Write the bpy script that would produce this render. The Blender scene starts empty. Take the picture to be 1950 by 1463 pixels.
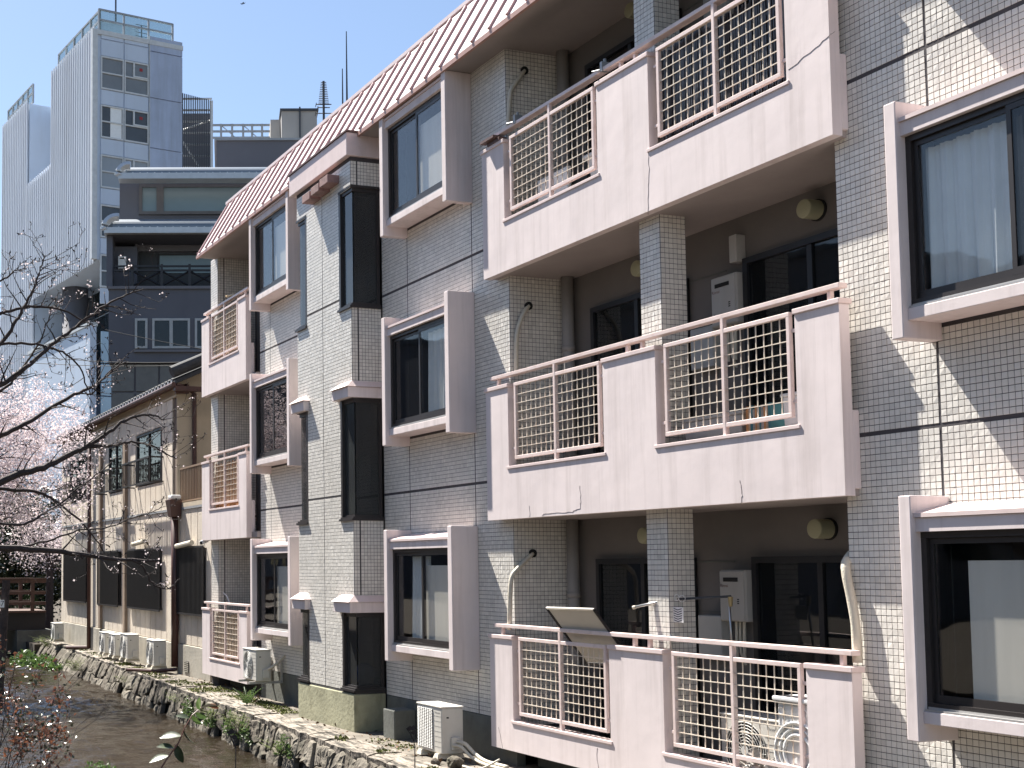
import bpy, bmesh, math, random
import numpy as np
from mathutils import Matrix, Vector
random.seed(7); rng = np.random.default_rng(7)
scene = bpy.context.scene
COL = scene.collection

# ------------------------------------------------------------------ camera
FPX, CX, CY = 2411.52, 425.367, 921.948          # focal length and principal point in photo pixels (the photo is a crop)
YAW, PIT, ROL = 0.32954663, 0.06638978, -0.00288249
EYE = Vector((0.0, -7.996, 0.0))
_f = Vector((-math.cos(YAW)*math.cos(PIT), math.sin(YAW)*math.cos(PIT), math.sin(PIT)))
_r = _f.cross(Vector((0, 0, 1))).normalized(); _u = _r.cross(_f)
CR = _r*math.cos(ROL)+_u*math.sin(ROL); CU = -_r*math.sin(ROL)+_u*math.cos(ROL); CF = _f
cd = bpy.data.cameras.new('camera'); cam = bpy.data.objects.new('camera', cd); COL.objects.link(cam)
cd.sensor_width = 36; cd.lens = FPX/1950*36; cd.clip_start = .1; cd.clip_end = 3000
cd.shift_x = (975-CX)/1950; cd.shift_y = (CY-731.5)/1950
cam.matrix_world = Matrix(((CR.x, CU.x, -CF.x, EYE.x), (CR.y, CU.y, -CF.y, EYE.y), (CR.z, CU.z, -CF.z, EYE.z), (0, 0, 0, 1)))
scene.camera = cam
# ------------------------------------------------------------------ light
SUN = Vector((-3.2, -1.0, 5.0)).normalized()
w = bpy.data.worlds.new('World'); scene.world = w; w.use_nodes = True
nt = w.node_tree; nt.nodes.clear()
sky = nt.nodes.new('ShaderNodeTexSky'); sky.sky_type = 'NISHITA'; sky.sun_disc = False
sky.sun_elevation = math.asin(SUN.z); sky.sun_rotation = math.atan2(SUN.x, SUN.y)
sky.air_density = 1.0; sky.dust_density = .6; sky.ozone_density = 1.2; sky.altitude = 50
bg = nt.nodes.new('ShaderNodeBackground'); bg.inputs['Strength'].default_value = 0.055
wo = nt.nodes.new('ShaderNodeOutputWorld')
nt.links.new(sky.outputs[0], bg.inputs[0]); nt.links.new(bg.outputs[0], wo.inputs[0])
sl = bpy.data.lights.new('sun', 'SUN'); sl.energy = 5.0; sl.angle = math.radians(.5); sl.color = (1.0, .95, .87)
so = bpy.data.objects.new('sun', sl); COL.objects.link(so)
so.rotation_euler = (-SUN).to_track_quat('-Z', 'Y').to_euler(); so.location = (-30, -30, 40)
vs = scene.view_settings; vs.view_transform = 'Standard'; vs.look = 'None'; vs.exposure = 1.68; vs.gamma = 1.0; vs.use_curve_mapping = False
scene.render.engine = 'CYCLES'

# ------------------------------------------------------------------ pixel helpers (photo pixels to points in the place)
def ray(x, y): return CF+CR*((x-CX)/FPX)-CU*((y-CY)/FPX)
def onX(x, y, X): d = ray(x, y); return EYE+d*((X-EYE.x)/d.x)
def onY(x, y, Y): d = ray(x, y); return EYE+d*((Y-EYE.y)/d.y)
def onZ(x, y, Z): d = ray(x, y); return EYE+d*((Z-EYE.z)/d.z)
def onP(x, y, o, n): d = ray(x, y); return EYE+d*((o-EYE).dot(n)/d.dot(n))

# ------------------------------------------------------------------ materials
MATS = {}
def mat(name, col, rough=.6, var=.12, scale=3.0, stretch=(1, 1, 1), bump=0.0, bscale=40.0, metal=0.0, spec=.5, dirt=None, dscale=1.5, dstretch=(1, 1, .12), damt=.35, dlo=.48, dhi=.75, tint=False, coat=0.0, trans=0.0, lucent=0.0):
    if name in MATS: return MATS[name]
    m = bpy.data.materials.new(name); m.use_nodes = True; N = m.node_tree.nodes; L = m.node_tree.links
    b = N['Principled BSDF']; b.inputs['Roughness'].default_value = rough; b.inputs['Metallic'].default_value = metal
    b.inputs['Specular IOR Level'].default_value = spec; b.inputs['Coat Weight'].default_value = coat
    if trans: b.inputs['Transmission Weight'].default_value = trans
    tc = N.new('ShaderNodeTexCoord'); mp = N.new('ShaderNodeMapping'); mp.inputs['Scale'].default_value = stretch
    L.new(tc.outputs['Object'], mp.inputs[0])
    no = N.new('ShaderNodeTexNoise'); no.inputs['Scale'].default_value = scale; no.inputs['Detail'].default_value = 6; no.inputs['Roughness'].default_value = .65
    L.new(mp.outputs[0], no.inputs[0])
    rp = N.new('ShaderNodeValToRGB'); rp.color_ramp.elements[0].position = .3; rp.color_ramp.elements[1].position = .72
    c = Vector(col)
    rp.color_ramp.elements[0].color = (*(c*(1-var)), 1); rp.color_ramp.elements[1].color = (*[min(1, v*(1+var)) for v in c], 1)
    L.new(no.outputs[0], rp.inputs[0]); out = rp.outputs[0]
    if dirt is not None:
        mp2 = N.new('ShaderNodeMapping'); mp2.inputs['Scale'].default_value = dstretch; L.new(tc.outputs['Object'], mp2.inputs[0])
        n2 = N.new('ShaderNodeTexNoise'); n2.inputs['Scale'].default_value = dscale; n2.inputs['Detail'].default_value = 8; n2.inputs['Roughness'].default_value = .7
        L.new(mp2.outputs[0], n2.inputs[0])
        r2 = N.new('ShaderNodeValToRGB'); r2.color_ramp.elements[0].position = dlo; r2.color_ramp.elements[1].position = dhi
        r2.color_ramp.elements[0].color = (0, 0, 0, 1); r2.color_ramp.elements[1].color = (damt, damt, damt, 1)
        L.new(n2.outputs[0], r2.inputs[0])
        mx = N.new('ShaderNodeMix'); mx.data_type = 'RGBA'; L.new(r2.outputs[0], mx.inputs['Factor']); L.new(out, mx.inputs[6]); mx.inputs[7].default_value = (*dirt, 1)
        out = mx.outputs[2]
    if tint:
        at = N.new('ShaderNodeAttribute'); at.attribute_name = 'tint'
        hs = N.new('ShaderNodeHueSaturation'); L.new(out, hs.inputs['Color'])
        mr = N.new('ShaderNodeMapRange'); mr.inputs[1].default_value = 0; mr.inputs[2].default_value = 1; mr.inputs[3].default_value = .84; mr.inputs[4].default_value = 1.14
        L.new(at.outputs['Fac'], mr.inputs[0]); L.new(mr.outputs[0], hs.inputs['Value'])
        out = hs.outputs[0]
    L.new(out, b.inputs['Base Color'])
    if bump:
        n3 = N.new('ShaderNodeTexNoise'); n3.inputs['Scale'].default_value = bscale; n3.inputs['Detail'].default_value = 5; L.new(tc.outputs['Object'], n3.inputs[0])
        bp = N.new('ShaderNodeBump'); bp.inputs['Strength'].default_value = bump; bp.inputs['Distance'].default_value = .02
        L.new(n3.outputs[0], bp.inputs['Height']); L.new(bp.outputs[0], b.inputs['Normal'])
    if lucent:
        tl = N.new('ShaderNodeBsdfTranslucent'); L.new(out, tl.inputs[0]); ms = N.new('ShaderNodeMixShader'); ms.inputs[0].default_value = lucent
        L.new(b.outputs[0], ms.inputs[1]); L.new(tl.outputs[0], ms.inputs[2]); L.new(ms.outputs[0], N['Material Output'].inputs[0])
    MATS[name] = m; return m
def glass(name, col=(.96, .97, .97), rough=.02, body=(.02, .022, .025), see=.6, wob=.06):
    # thin window pane: what lies behind seen through, plus a mirror-like surface
    m = bpy.data.materials.new(name); m.use_nodes = True; N = m.node_tree.nodes; L = m.node_tree.links; N.clear()
    o = N.new('ShaderNodeOutputMaterial'); gl = N.new('ShaderNodeBsdfGlossy'); gl.inputs['Roughness'].default_value = rough
    tr = N.new('ShaderNodeBsdfTransparent'); tr.inputs[0].default_value = (*col, 1)
    df = N.new('ShaderNodeBsdfDiffuse'); df.inputs[0].default_value = (*body, 1)
    m1 = N.new('ShaderNodeMixShader'); m1.inputs[0].default_value = see; L.new(df.outputs[0], m1.inputs[1]); L.new(tr.outputs[0], m1.inputs[2])
    fr = N.new('ShaderNodeFresnel'); ge = N.new('ShaderNodeNewGeometry'); mi = N.new('ShaderNodeMapRange'); mi.inputs[3].default_value = 1.5; mi.inputs[4].default_value = 1/1.5; L.new(ge.outputs['Backfacing'], mi.inputs[0]); L.new(mi.outputs[0], fr.inputs['IOR'])
    tc = N.new('ShaderNodeTexCoord'); nz = N.new('ShaderNodeTexNoise'); nz.inputs['Scale'].default_value = 1.3; L.new(tc.outputs['Object'], nz.inputs[0])
    bp = N.new('ShaderNodeBump'); bp.inputs['Strength'].default_value = wob; bp.inputs['Distance'].default_value = .05; L.new(nz.outputs[0], bp.inputs['Height']); L.new(bp.outputs[0], gl.inputs['Normal'])
    m2 = N.new('ShaderNodeMixShader'); L.new(fr.outputs[0], m2.inputs[0]); L.new(m1.outputs[0], m2.inputs[1]); L.new(gl.outputs[0], m2.inputs[2])
    L.new(m2.outputs[0], o.inputs[0]); MATS[name] = m; return m
mat('tile', (.72, .69, .64), rough=.32, var=.07, scale=1.2, tint=True, dirt=(.38, .34, .27), dscale=1.1, dstretch=(1, 1, .3), damt=.25)
mat('grout', (.07, .064, .068), rough=.95, var=.25, scale=3)
mat('pink_stucco', (.71, .625, .615), rough=.8, var=.06, scale=1.6, bump=.22, bscale=2.6, dirt=(.44, .375, .355), dscale=3.4, dstretch=(1.6, 1.6, .09), damt=.6)
mat('pink_paint', (.70, .575, .55), rough=.5, var=.05, scale=5, dirt=(.42, .33, .30), dscale=4, dstretch=(1, 1, .5), damt=.35)
mat('rail_paint', (.74, .61, .575), rough=.4, var=.05, scale=8, dirt=(.45, .30, .22), dscale=9, dstretch=(1, 1, 1), damt=.4)
mat('bar_paint', (.72, .64, .54), rough=.5, var=.08, scale=12, dirt=(.40, .22, .12), dscale=9, dstretch=(1, 1, 1), damt=.5)
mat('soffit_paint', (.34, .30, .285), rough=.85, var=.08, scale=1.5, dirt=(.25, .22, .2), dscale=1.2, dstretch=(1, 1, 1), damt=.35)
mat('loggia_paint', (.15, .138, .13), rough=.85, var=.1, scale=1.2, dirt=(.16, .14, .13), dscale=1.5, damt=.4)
mat('roof_metal', (.70, .60, .59), rough=.45, var=.06, scale=2, dirt=(.36, .25, .24), dscale=3, dstretch=(1, 1, .3), damt=.4)
mat('seam_shade_metal', (.40, .255, .26), rough=.45, var=.08, scale=4)  # roof metal again, with the maroon shade of the seam sides in its colour
mat('dark_brown', (.12, .07, .06), rough=.55, var=.2, scale=5)
mat('bronze_frame', (.028, .024, .024), rough=.4, var=.1, spec=.5)
mat('black_frame', (.012, .012, .014), rough=.45)
mat('sill_metal', (.45, .44, .43), rough=.4, metal=.4)
mat('interior', (.10, .095, .09), rough=.9)
mat('curtain_white', (.86, .88, .88), rough=.9, var=.05, scale=6)
mat('curtain_blue', (.30, .36, .42), rough=.9, var=.08, scale=5)
mat('blind', (.86, .80, .71), rough=.9, var=.05, scale=3, stretch=(3, 3, .3))
mat('concrete_green', (.34, .33, .22), rough=.9, var=.18, scale=2.5, bump=.3, bscale=18, dirt=(.12, .11, .06), dscale=3.5, dstretch=(1, 1, .5), damt=.7)
mat('base_concrete', (.13, .135, .12), rough=.9, var=.25, scale=2, bump=.25, bscale=20, dirt=(.06, .06, .05), dscale=2.5, dstretch=(1, 1, .4), damt=.6)
mat('path_concrete', (.15, .13, .105), rough=.95, var=.4, scale=3, bump=.5, bscale=16, dirt=(.05, .045, .03), dscale=2.2, dstretch=(1, 1, 1), damt=.9)
mat('stone', (.105, .088, .068), rough=.92, var=.4, scale=4, bump=.9, bscale=18, dirt=(.07, .075, .045), dscale=3.5, dstretch=(1, 1, 1), damt=.8)
mat('stone_pale', (.17, .15, .12), rough=.92, var=.35, scale=5, bump=.9, bscale=20, dirt=(.10, .09, .06), dscale=4, dstretch=(1, 1, 1), damt=.7)
mat('coping', (.26, .225, .185), rough=.92, var=.6, scale=6, stretch=(.8, 3.5, 1), bump=1.0, bscale=15, dirt=(.035, .03, .022), dscale=2.6, dstretch=(.7, 4.5, 1), damt=1.0, dlo=.46, dhi=.58)
mat('mortar', (.05, .047, .036), rough=1.0, var=.3, scale=8, bump=.6, bscale=25)
mat('moss', (.11, .125, .03), rough=1.0, var=.4, scale=9)
mat('grass_blade', (.12, .15, .035), rough=.8, var=.35, scale=3)
mat('leaf_green', (.085, .14, .04), rough=.35, var=.4, scale=30, spec=.6, lucent=.3)
mat('leaf_red', (.17, .07, .04), rough=.25, var=.5, scale=25, spec=.8, lucent=.3)
mat('leaf_dark', (.045, .06, .025), rough=.35, var=.4, scale=20, spec=.6)
mat('bark', (.045, .034, .032), rough=.9, var=.4, scale=12, bump=.6, bscale=60)
mat('blossom', (.76, .665, .68), rough=.8, var=.14, scale=9, lucent=.35)
mat('ac_white', (.60, .58, .53), rough=.45, var=.04, scale=4, dirt=(.42, .36, .28), dscale=3, dstretch=(1, 1, .4), damt=.35)
mat('ac_grille', (.62, .61, .58), rough=.5)
mat('dark_void', (.012, .012, .012), rough=.8)
mat('heater_grey', (.42, .41, .39), rough=.4, var=.05, dirt=(.25, .2, .16), damt=.3)
mat('pipe_ivory', (.60, .55, .45), rough=.6, var=.08, bump=.3, bscale=60, dirt=(.3, .24, .17), dscale=6, dstretch=(1, 1, 1), damt=.4)
mat('vent_yellow', (.36, .35, .23), rough=.6, var=.06)
mat('steel', (.55, .54, .52), rough=.3, metal=.9)
mat('brown_paint', (.075, .032, .026), rough=.45, var=.15)
mat('beige_stucco', (.66, .58, .48), rough=.95, var=.1, scale=2, bump=.3, bscale=24, dirt=(.22, .18, .13), dscale=1.6, dstretch=(1, 1, .2), damt=.45)
mat('beige_plain', (.50, .42, .31), rough=.9, var=.08, scale=2, bump=.2, bscale=20, dirt=(.26, .21, .15), dscale=2, damt=.35)
mat('plinth', (.40, .37, .31), rough=.9, var=.15, scale=2, bump=.3, bscale=15, dirt=(.18, .15, .11), dscale=2.5, dstretch=(1, 1, .4), damt=.6)
mat('joint_brown', (.14, .10, .075), rough=.9)
mat('roof_tile', (.05, .053, .057), rough=.75, spec=.25, var=.25, scale=6)
mat('tile_end', (.30, .31, .32), rough=.5)
mat('pane_mid', (.20, .215, .225), rough=.15, var=.15, scale=.4, spec=.6)
mat('pane_notch', (.075, .08, .085), rough=.12, var=.3, scale=.3, spec=.6)
mat('bars_black', (.018, .016, .016), rough=.5)
mat('slate_wall', (.10, .105, .128), rough=.8, var=.08, scale=.5, dirt=(.06, .06, .075), dscale=.6, damt=.4)
mat('slate_light', (.14, .14, .16), rough=.8, var=.08, scale=.5)
mat('zinc', (.50, .53, .56), rough=.35, metal=.3, var=.08)
mat('louvre_metal', (.60, .64, .71), rough=.55, var=.05, scale=.15, dirt=(.38, .38, .40), dscale=.35, dstretch=(1, 1, .05), damt=.5)  # blue of the distance haze mixed into the base colour
mat('panel_white', (.56, .64, .76), rough=.55, var=.05, scale=.2, dirt=(.4, .42, .46), dscale=.5, dstretch=(1, 1, .1), damt=.35)  # bluish base colour carries the haze over the tower panels
mat('concrete_hazed', (.43, .50, .65), rough=.75, var=.12, scale=.35, dirt=(.22, .24, .28), dscale=.6, dstretch=(1, 1, .08), damt=.6)  # haze tint put into the concrete colour as well
mat('grey_metal', (.34, .35, .36), rough=.5, metal=.3)
mat('white_metal', (.60, .62, .63), rough=.5)
mat('dark_metal', (.05, .055, .065), rough=.5)
mat('grey_beige', (.36, .345, .33), rough=.8, var=.05, scale=.6)
mat('wood_rail', (.085, .045, .032), rough=.7, var=.3, scale=5, bump=.4, bscale=30)
mat('soil', (.06, .048, .035), rough=1.0, var=.3, scale=3)
mat('yellow_sign', (.55, .33, .02), rough=.6, var=.08)
mat('red_sign', (.12, .025, .015), rough=.6)
mat('blue_black', (.02, .03, .06), rough=.6)
mat('plastic_white', (.74, .74, .73), rough=.35, var=.03)
mat('bag_clear', (.36, .33, .30), rough=.18, var=.5, scale=7, bump=1.0, bscale=8, spec=.8)
mat('screen_beige', (.50, .46, .39), rough=.7, var=.05)
mat('orange_reed', (.45, .22, .09), rough=.8, var=.25, scale=8, stretch=(6, 6, .3))
mat('reed_beige', (.40, .30, .21), rough=.8, var=.3, scale=8, stretch=(8, 8, .4))
mat('box_grey', (.30, .31, .31), rough=.5, var=.08)
mat('sky_wire', (.02, .02, .022), rough=.6)
glass('pane_dark', see=.45, body=(.014, .015, .017))
glass('pane_clear', see=.97)
glass('pane_bay', see=.4, body=(.05, .052, .052), wob=.0, rough=.06)
glass('pane_sky', col=(.6, .66, .68), see=.35, body=(.05, .062, .072), rough=.03)
glass('pane_rail', col=(.78, .86, .86), see=.8, body=(.25, .3, .3))
mat('pane_frost', (.17, .235, .26), rough=.25, var=.08, scale=.6, spec=.6)
mat('pane_blank', (.30, .33, .36), rough=.2, var=.06, scale=.5, spec=.6)

# ------------------------------------------------------------------ mesh building
class MB:
    def __init__(s): s.v = []; s.f = []
    def add(s, vs, fs):
        o = len(s.v); s.v += [tuple(p) for p in vs]; s.f += [tuple(i+o for i in q) for q in fs]; return s
    def box(s, x0, x1, y0, y1, z0, z1):
        return s.add([(x0, y0, z0), (x1, y0, z0), (x1, y1, z0), (x0, y1, z0), (x0, y0, z1), (x1, y0, z1), (x1, y1, z1), (x0, y1, z1)],
                     [(0, 3, 2, 1), (4, 5, 6, 7), (0, 1, 5, 4), (1, 2, 6, 5), (2, 3, 7, 6), (3, 0, 4, 7)])
    def hexa(s, p):                                   # 8 corners: bottom four, top four
        return s.add(p, [(0, 3, 2, 1), (4, 5, 6, 7), (0, 1, 5, 4), (1, 2, 6, 5), (2, 3, 7, 6), (3, 0, 4, 7)])
    def quad(s, a, b, c, d): return s.add([a, b, c, d], [(0, 1, 2, 3)])
    def prism(s, poly, axis, lo, hi):                 # poly in the two other axes, extruded along axis
        def P(a, b, c): return {'x': (c, a, b), 'y': (a, c, b), 'z': (a, b, c)}[axis]
        n = len(poly); vs = [P(a, b, lo) for a, b in poly]+[P(a, b, hi) for a, b in poly]
        return s.add(vs, [tuple(range(n))[::-1], tuple(range(n, 2*n))]+[(i, (i+1) % n, n+(i+1) % n, n+i) for i in range(n)])
    def tube(s, pts, rad, n=6, cap=True):
        pts = [Vector(p) for p in pts]; m = len(pts)
        if not hasattr(rad, '__len__'): rad = [rad]*m
        o = len(s.v); up = Vector((0.13, .21, .97))
        for i, p in enumerate(pts):
            t = (pts[min(i+1, m-1)]-pts[max(i-1, 0)]).normalized()
            a = t.cross(up)
            if a.length < 1e-3: a = t.cross(Vector((1, 0, 0)))
            a.normalize(); b = t.cross(a); up = b.cross(t) if False else up
            for k in range(n):
                an = 2*math.pi*k/n; s.v.append(tuple(p+(a*math.cos(an)+b*math.sin(an))*rad[i]))
        for i in range(m-1):
            for k in range(n):
                s.f.append((o+i*n+k, o+i*n+(k+1) % n, o+(i+1)*n+(k+1) % n, o+(i+1)*n+k))
        if cap: s.f.append(tuple(o+k for k in range(n))[::-1]); s.f.append(tuple(o+(m-1)*n+k for k in range(n)))
        return s
    def bar(s, p, q, w, h=None):                      # square bar
        return s.tube([p, q], (w/2)*1.414, 4) if h is None else s
    def ring(s, c, ax1, ax2, r, t, n=24):             # flat-tube ring
        c = Vector(c); ax1 = Vector(ax1); ax2 = Vector(ax2)
        pts = [c+(ax1*math.cos(2*math.pi*k/n)+ax2*math.sin(2*math.pi*k/n))*r for k in range(n+1)]
        return s.tube(pts, t, 4, False)
    def disc(s, c, ax1, ax2, r, n=24):
        c = Vector(c); ax1 = Vector(ax1); ax2 = Vector(ax2)
        return s.add([c+(ax1*math.cos(2*math.pi*k/n)+ax2*math.sin(2*math.pi*k/n))*r for k in range(n)], [tuple(range(n))])
    def xf(s, M): s.v = [tuple(M @ Vector(p)) for p in s.v]; return s
    def build(s, name, m, parent=None, smooth=False, bevel=0.0, seg=2, kind=None):
        me = bpy.data.meshes.new(name); me.from_pydata(s.v, [], s.f); me.update()
        me.materials.append(MATS[m] if isinstance(m, str) else m)
        if smooth: me.polygons.foreach_set('use_smooth', [True]*len(me.polygons))
        return link(name, me, parent, bevel, seg, kind)
def link(name, me, parent=None, bevel=0.0, seg=2, kind=None):
    o = bpy.data.objects.new(name, me); COL.objects.link(o)
    if parent is not None:
        o.parent = parent
        if parent.parent is None and parent.type == 'EMPTY': o.matrix_parent_inverse = Matrix.Translation(-parent.location)
    if bevel:
        b = o.modifiers.new('bevel', 'BEVEL'); b.width = bevel; b.segments = seg; b.limit_method = 'ANGLE'; b.angle_limit = math.radians(50)
    if kind: o['kind'] = kind
    return o
def thing(name, label, cat, loc=(0, 0, 0), group=None):
    e = bpy.data.objects.new(name, None); COL.objects.link(e); e.location = loc; e.empty_display_size = .2
    e['label'] = label; e['category'] = cat
    if group: e['group'] = group
    return e
def tag(o, label, cat, group=None):
    o['label'] = label; o['category'] = cat
    if group: o['group'] = group
    return o
def copy_tree(o, parent=None):
    c = o.copy(); COL.objects.link(c); c.parent = parent
    for ch in o.children: copy_tree(ch, c)
    return c
def text_mesh(txt, size, name, m, M, parent=None, depth=0.0):
    cu = bpy.data.curves.new(name, 'FONT'); cu.body = txt; cu.size = size; cu.align_x = 'CENTER'; cu.align_y = 'CENTER'; cu.extrude = depth
    o = bpy.data.objects.new(name, cu); COL.objects.link(o)
    me = bpy.data.meshes.new_from_object(o.evaluated_get(bpy.context.evaluated_depsgraph_get()))
    bpy.data.objects.remove(o); me.transform(M); me.materials.clear(); me.materials.append(MATS[m]); me.name = name
    return link(name, me, parent)
FRONT = Matrix(((1, 0, 0, 0), (0, 0, -1, 0), (0, 1, 0, 0), (0, 0, 0, 1)))      # text in XY plane turned to face -Y
# ================================================================== apartment building
G0 = -2.29                                  # level of the path at the foot of the building
DZ = (-2.905, 0.0, 2.89)                    # storey offsets, floors 0..2 (measurements are for floor 1)
apt = thing('apartment_building', 'three storey tiled apartment building with pale pink balconies and sloping metal roof beside the stream', 'building', (-13.5, 4, G0))

# ---- core, floors and ceilings
c = MB()
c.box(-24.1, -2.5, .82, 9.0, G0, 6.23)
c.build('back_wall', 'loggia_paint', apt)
tiles = []                                  # (centre, right axis, normal, tint)
P = .05; TW = .0445
BANDS = (-4.7, -1.86, 1.02, 3.875, 6.73)
def inrect(a, z, rects): return any(r[0] < a < r[1] and r[2] < z < r[3] for r in rects)
def tile_face(lo, hi, z0, z1, fixed, plane, rects=(), joints=()):
    """rows of mosaic tiles on a wall face; plane 'f' faces -Y at Y=fixed, 'r' faces +X at X=fixed, 'l' faces -X"""
    segs = sorted([lo]+[j for j in joints if lo < j < hi]+[hi])
    for b0, b1 in zip(BANDS[:-1], BANDS[1:]):
        n = int(round((b1-b0-.03)/P)); pz = (b1-b0-.03)/n
        for i in range(n):
            z = b0+.03+(i+.5)*pz
            if z-.02 < z0 or z+.02 > z1: continue
            for s0, s1 in zip(segs[:-1], segs[1:]):
                a0 = s0+(.009 if s0 != lo else .002); a1 = s1-(.009 if s1 != hi else .002)
                m = max(1, int(round((a1-a0)/P))); pa = (a1-a0)/m
                for k in range(m):
                    a = a0+(k+.5)*pa
                    if inrect(a, z, rects): continue
                    tiles.append((a, z, fixed, plane, pa, pz))
def flush_tiles(parent, keep=300):
    global tiles
    def cen(t): return (t[0], t[2], t[1]) if t[3] == 'f' else (t[2], t[0], t[1])
    big = []
    if keep:
        sc = []
        for i, t in enumerate(tiles):
            v = Vector(cen(t))-EYE; d = v.dot(CF)
            px = CX+FPX*v.dot(CR)/d; py = CY-FPX*v.dot(CU)/d
            if 1625 < px < 1945 and 5 < py < 1455: sc.append((t[4]*t[5]*FPX**2/d**2*abs(v.y)/v.length, i))
        sc.sort(reverse=True); big = [i for _, i in sc[:keep]]
    bs = set(big)
    h = .0035
    def geo(t):
        a, z, fx, pl, pa, pz = t; w2 = pa/2-.0022; h2 = pz/2-.0022; e = .0015
        tl = rng.normal(0, .0007, 4)
        o = []
        for k, (u, v) in enumerate(((-1, -1), (1, -1), (1, 1), (-1, 1))): o.append((a+u*w2, z+v*h2, 0.0))
        for k, (u, v) in enumerate(((-1, -1), (1, -1), (1, 1), (-1, 1))): o.append((a+u*(w2-e), z+v*(h2-e), h+tl[k]))
        if pl == 'f': return [(p[0], fx-p[2], p[1]) for p in o], 1
        if pl == 'r': return [(fx+p[2], p[0], p[1]) for p in o], 1
        return [(fx-p[2], p[0], p[1]) for p in o], -1
    FA = [(4, 5, 6, 7), (0, 1, 5, 4), (1, 2, 6, 5), (2, 3, 7, 6), (3, 0, 4, 7)]
    V = []; Fc = []; T = []
    for i, t in enumerate(tiles):
        if i in bs: continue
        vs, sg = geo(t); o = len(V); V += vs
        for q in FA: Fc.append(tuple(o+j for j in (q if sg > 0 else q[::-1])))
        T += [min(1, max(0, rng.normal(.5, .17)))]*5
    me = bpy.data.meshes.new('tiles'); me.from_pydata(V, [], Fc); me.update(); me.materials.append(MATS['tile'])
    at = me.attributes.new('tint', 'FLOAT', 'FACE'); at.data.foreach_set('value', T)
    link('tiles', me, parent, kind='stuff')
    protos = []
    for j in range(12):
        vs, sg = geo((0, 0, 0, 'f', .0498, .0499)); me = bpy.data.meshes.new('tile'); me.from_pydata(vs, [], FA); me.update(); me.materials.append(MATS['tile'])
        at = me.attributes.new('tint', 'FLOAT', 'FACE'); at.data.foreach_set('value', [min(1, max(0, rng.normal(.5, .17)))]*5); protos.append(me)
    for n_, i in enumerate(big):
        t = tiles[i]; o = link('tile', protos[n_ % 12], parent); o.location = cen(t); o.scale = (t[4]/.0498, 1, t[5]/.0499)
    tiles = []
def wall_slab(name, x0, x1, y0, y1, z0, z1, holes=(), m='grout'):
    b = MB(); zs = sorted({z0, z1, *[h[2] for h in holes], *[h[3] for h in holes]})
    for za, zb in zip(zs[:-1], zs[1:]):
        zm = (za+zb)/2; hs = sorted([h for h in holes if h[2] < zm < h[3]]); a = x0
        for h in hs:
            if h[0] > a: b.box(a, h[0], y0, y1, za, zb)
            a = h[1]
        if a < x1: b.box(a, x1, y0, y1, za, zb)
    return b.build(name, m, apt)
WL = {'W': -7.118, 'L': -15.575, 'F': -20.85}
def holes_for(x): return [(x+.105, x+1.765, 1.86+d, 3.2+d) for d in DZ]
# right wall
h = holes_for(WL['W']); s1 = wall_slab('wall', -7.96, -2.5, 0, .18, -1.78, 6.23, h)
tile_face(-7.96, -4.2, -1.78, 6.23, 0, 'f', [(x0-.02, x1+.02, z0-.085, z1+.13) for x0, x1, z0, z1 in h], (-7.063,)); flush_tiles(s1, 300)
# middle wall with loggia return
h = holes_for(WL['L']); s2 = wall_slab('wall', -16.29, -13.08, 0, .18, -1.78, 6.23, h)
tile_face(-16.29, -12.905, -1.78, 6.23, 0, 'f', [(x0-.02, x1+.02, z0-.085, z1+.13) for x0, x1, z0, z1 in h], (-15.5, -13.755)); flush_tiles(s2, 0)
s2r = MB().box(-13.08, -12.905, 0, .82, -2.1, 6.23).build('loggia_side_wall', 'grout', apt)
tile_face(0, .80, -2.1, 6.23, -12.905, 'r'); flush_tiles(s2r, 0)
# far wall
h = holes_for(WL['F']); s3 = wall_slab('wall', -21.3, -18.32, 0, .18, -1.78, 6.23, h)
tile_face(-21.3, -18.32, -1.78, 6.23, 0, 'f', [(x0-.02, x1+.02, z0-.085, z1+.13) for x0, x1, z0, z1 in h], (-20.78, -19.05)); flush_tiles(s3, 0)
s3r = MB().box(-21.3, -21.12, .18, .82, -2.1, 6.23).build('loggia_side_wall', 'grout', apt)
# end pier of the building
s4 = MB().box(-24.12, -23.69, 0, .82, G0, 6.23).build('end_pier', 'grout', apt)
tile_face(-24.12, -23.69, -1.9, 6.23, 0, 'f'); tile_face(0, .8, -1.9, 6.23, -23.69, 'r', (), (.13,)); flush_tiles(s4, 0)
# loggia pillar
pl = MB().box(-10.475, -10.16, 0, .30, -2.0, 6.23).build('pillar', 'grout', apt)
tile_face(-10.475, -10.16, -1.9, 6.23, 0, 'f'); tile_face(0, .30, -1.9, 6.23, -10.16, 'r'); tile_face(0, .30, -1.9, 6.23, -10.475, 'l'); flush_tiles(pl, 0)
# bay
BY = -.485; BX0, BX1 = -18.32, -16.29
CWZ = ((-1.70, -.64), (.70, 2.40), (3.74, 5.45))
b = MB(); b.box(BX0+.37, BX1-.40, BY, -.02, -1.76, 5.9)
zc = -1.76
for z0, z1 in CWZ+((5.9, 5.9),):
    if z0 > zc:
        b.box(BX1-.40, BX1, BY, -.02, zc, z0); b.box(BX0, BX0+.37, BY, -.02, zc, z0)
    zc = z1
bay = b.build('stair_bay', 'grout', apt)
ex = [(BX1-.41, BX1+.1, a-.0, c_+.0) for a, c_ in CWZ]+[(BX0-.1, BX0+.38, a, c_) for a, c_ in CWZ]
tile_face(BX0, BX1, -1.74, 5.88, BY, 'f', ex, (-17.32,))
for a, c_ in ((-.60, .70), (2.44, 3.74), (5.45, 5.88)):
    tile_face(BY, -.02, a, c_, BX1, 'r', (), (-.385,)); tile_face(BY, -.02, a, c_, BX0, 'l')
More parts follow.
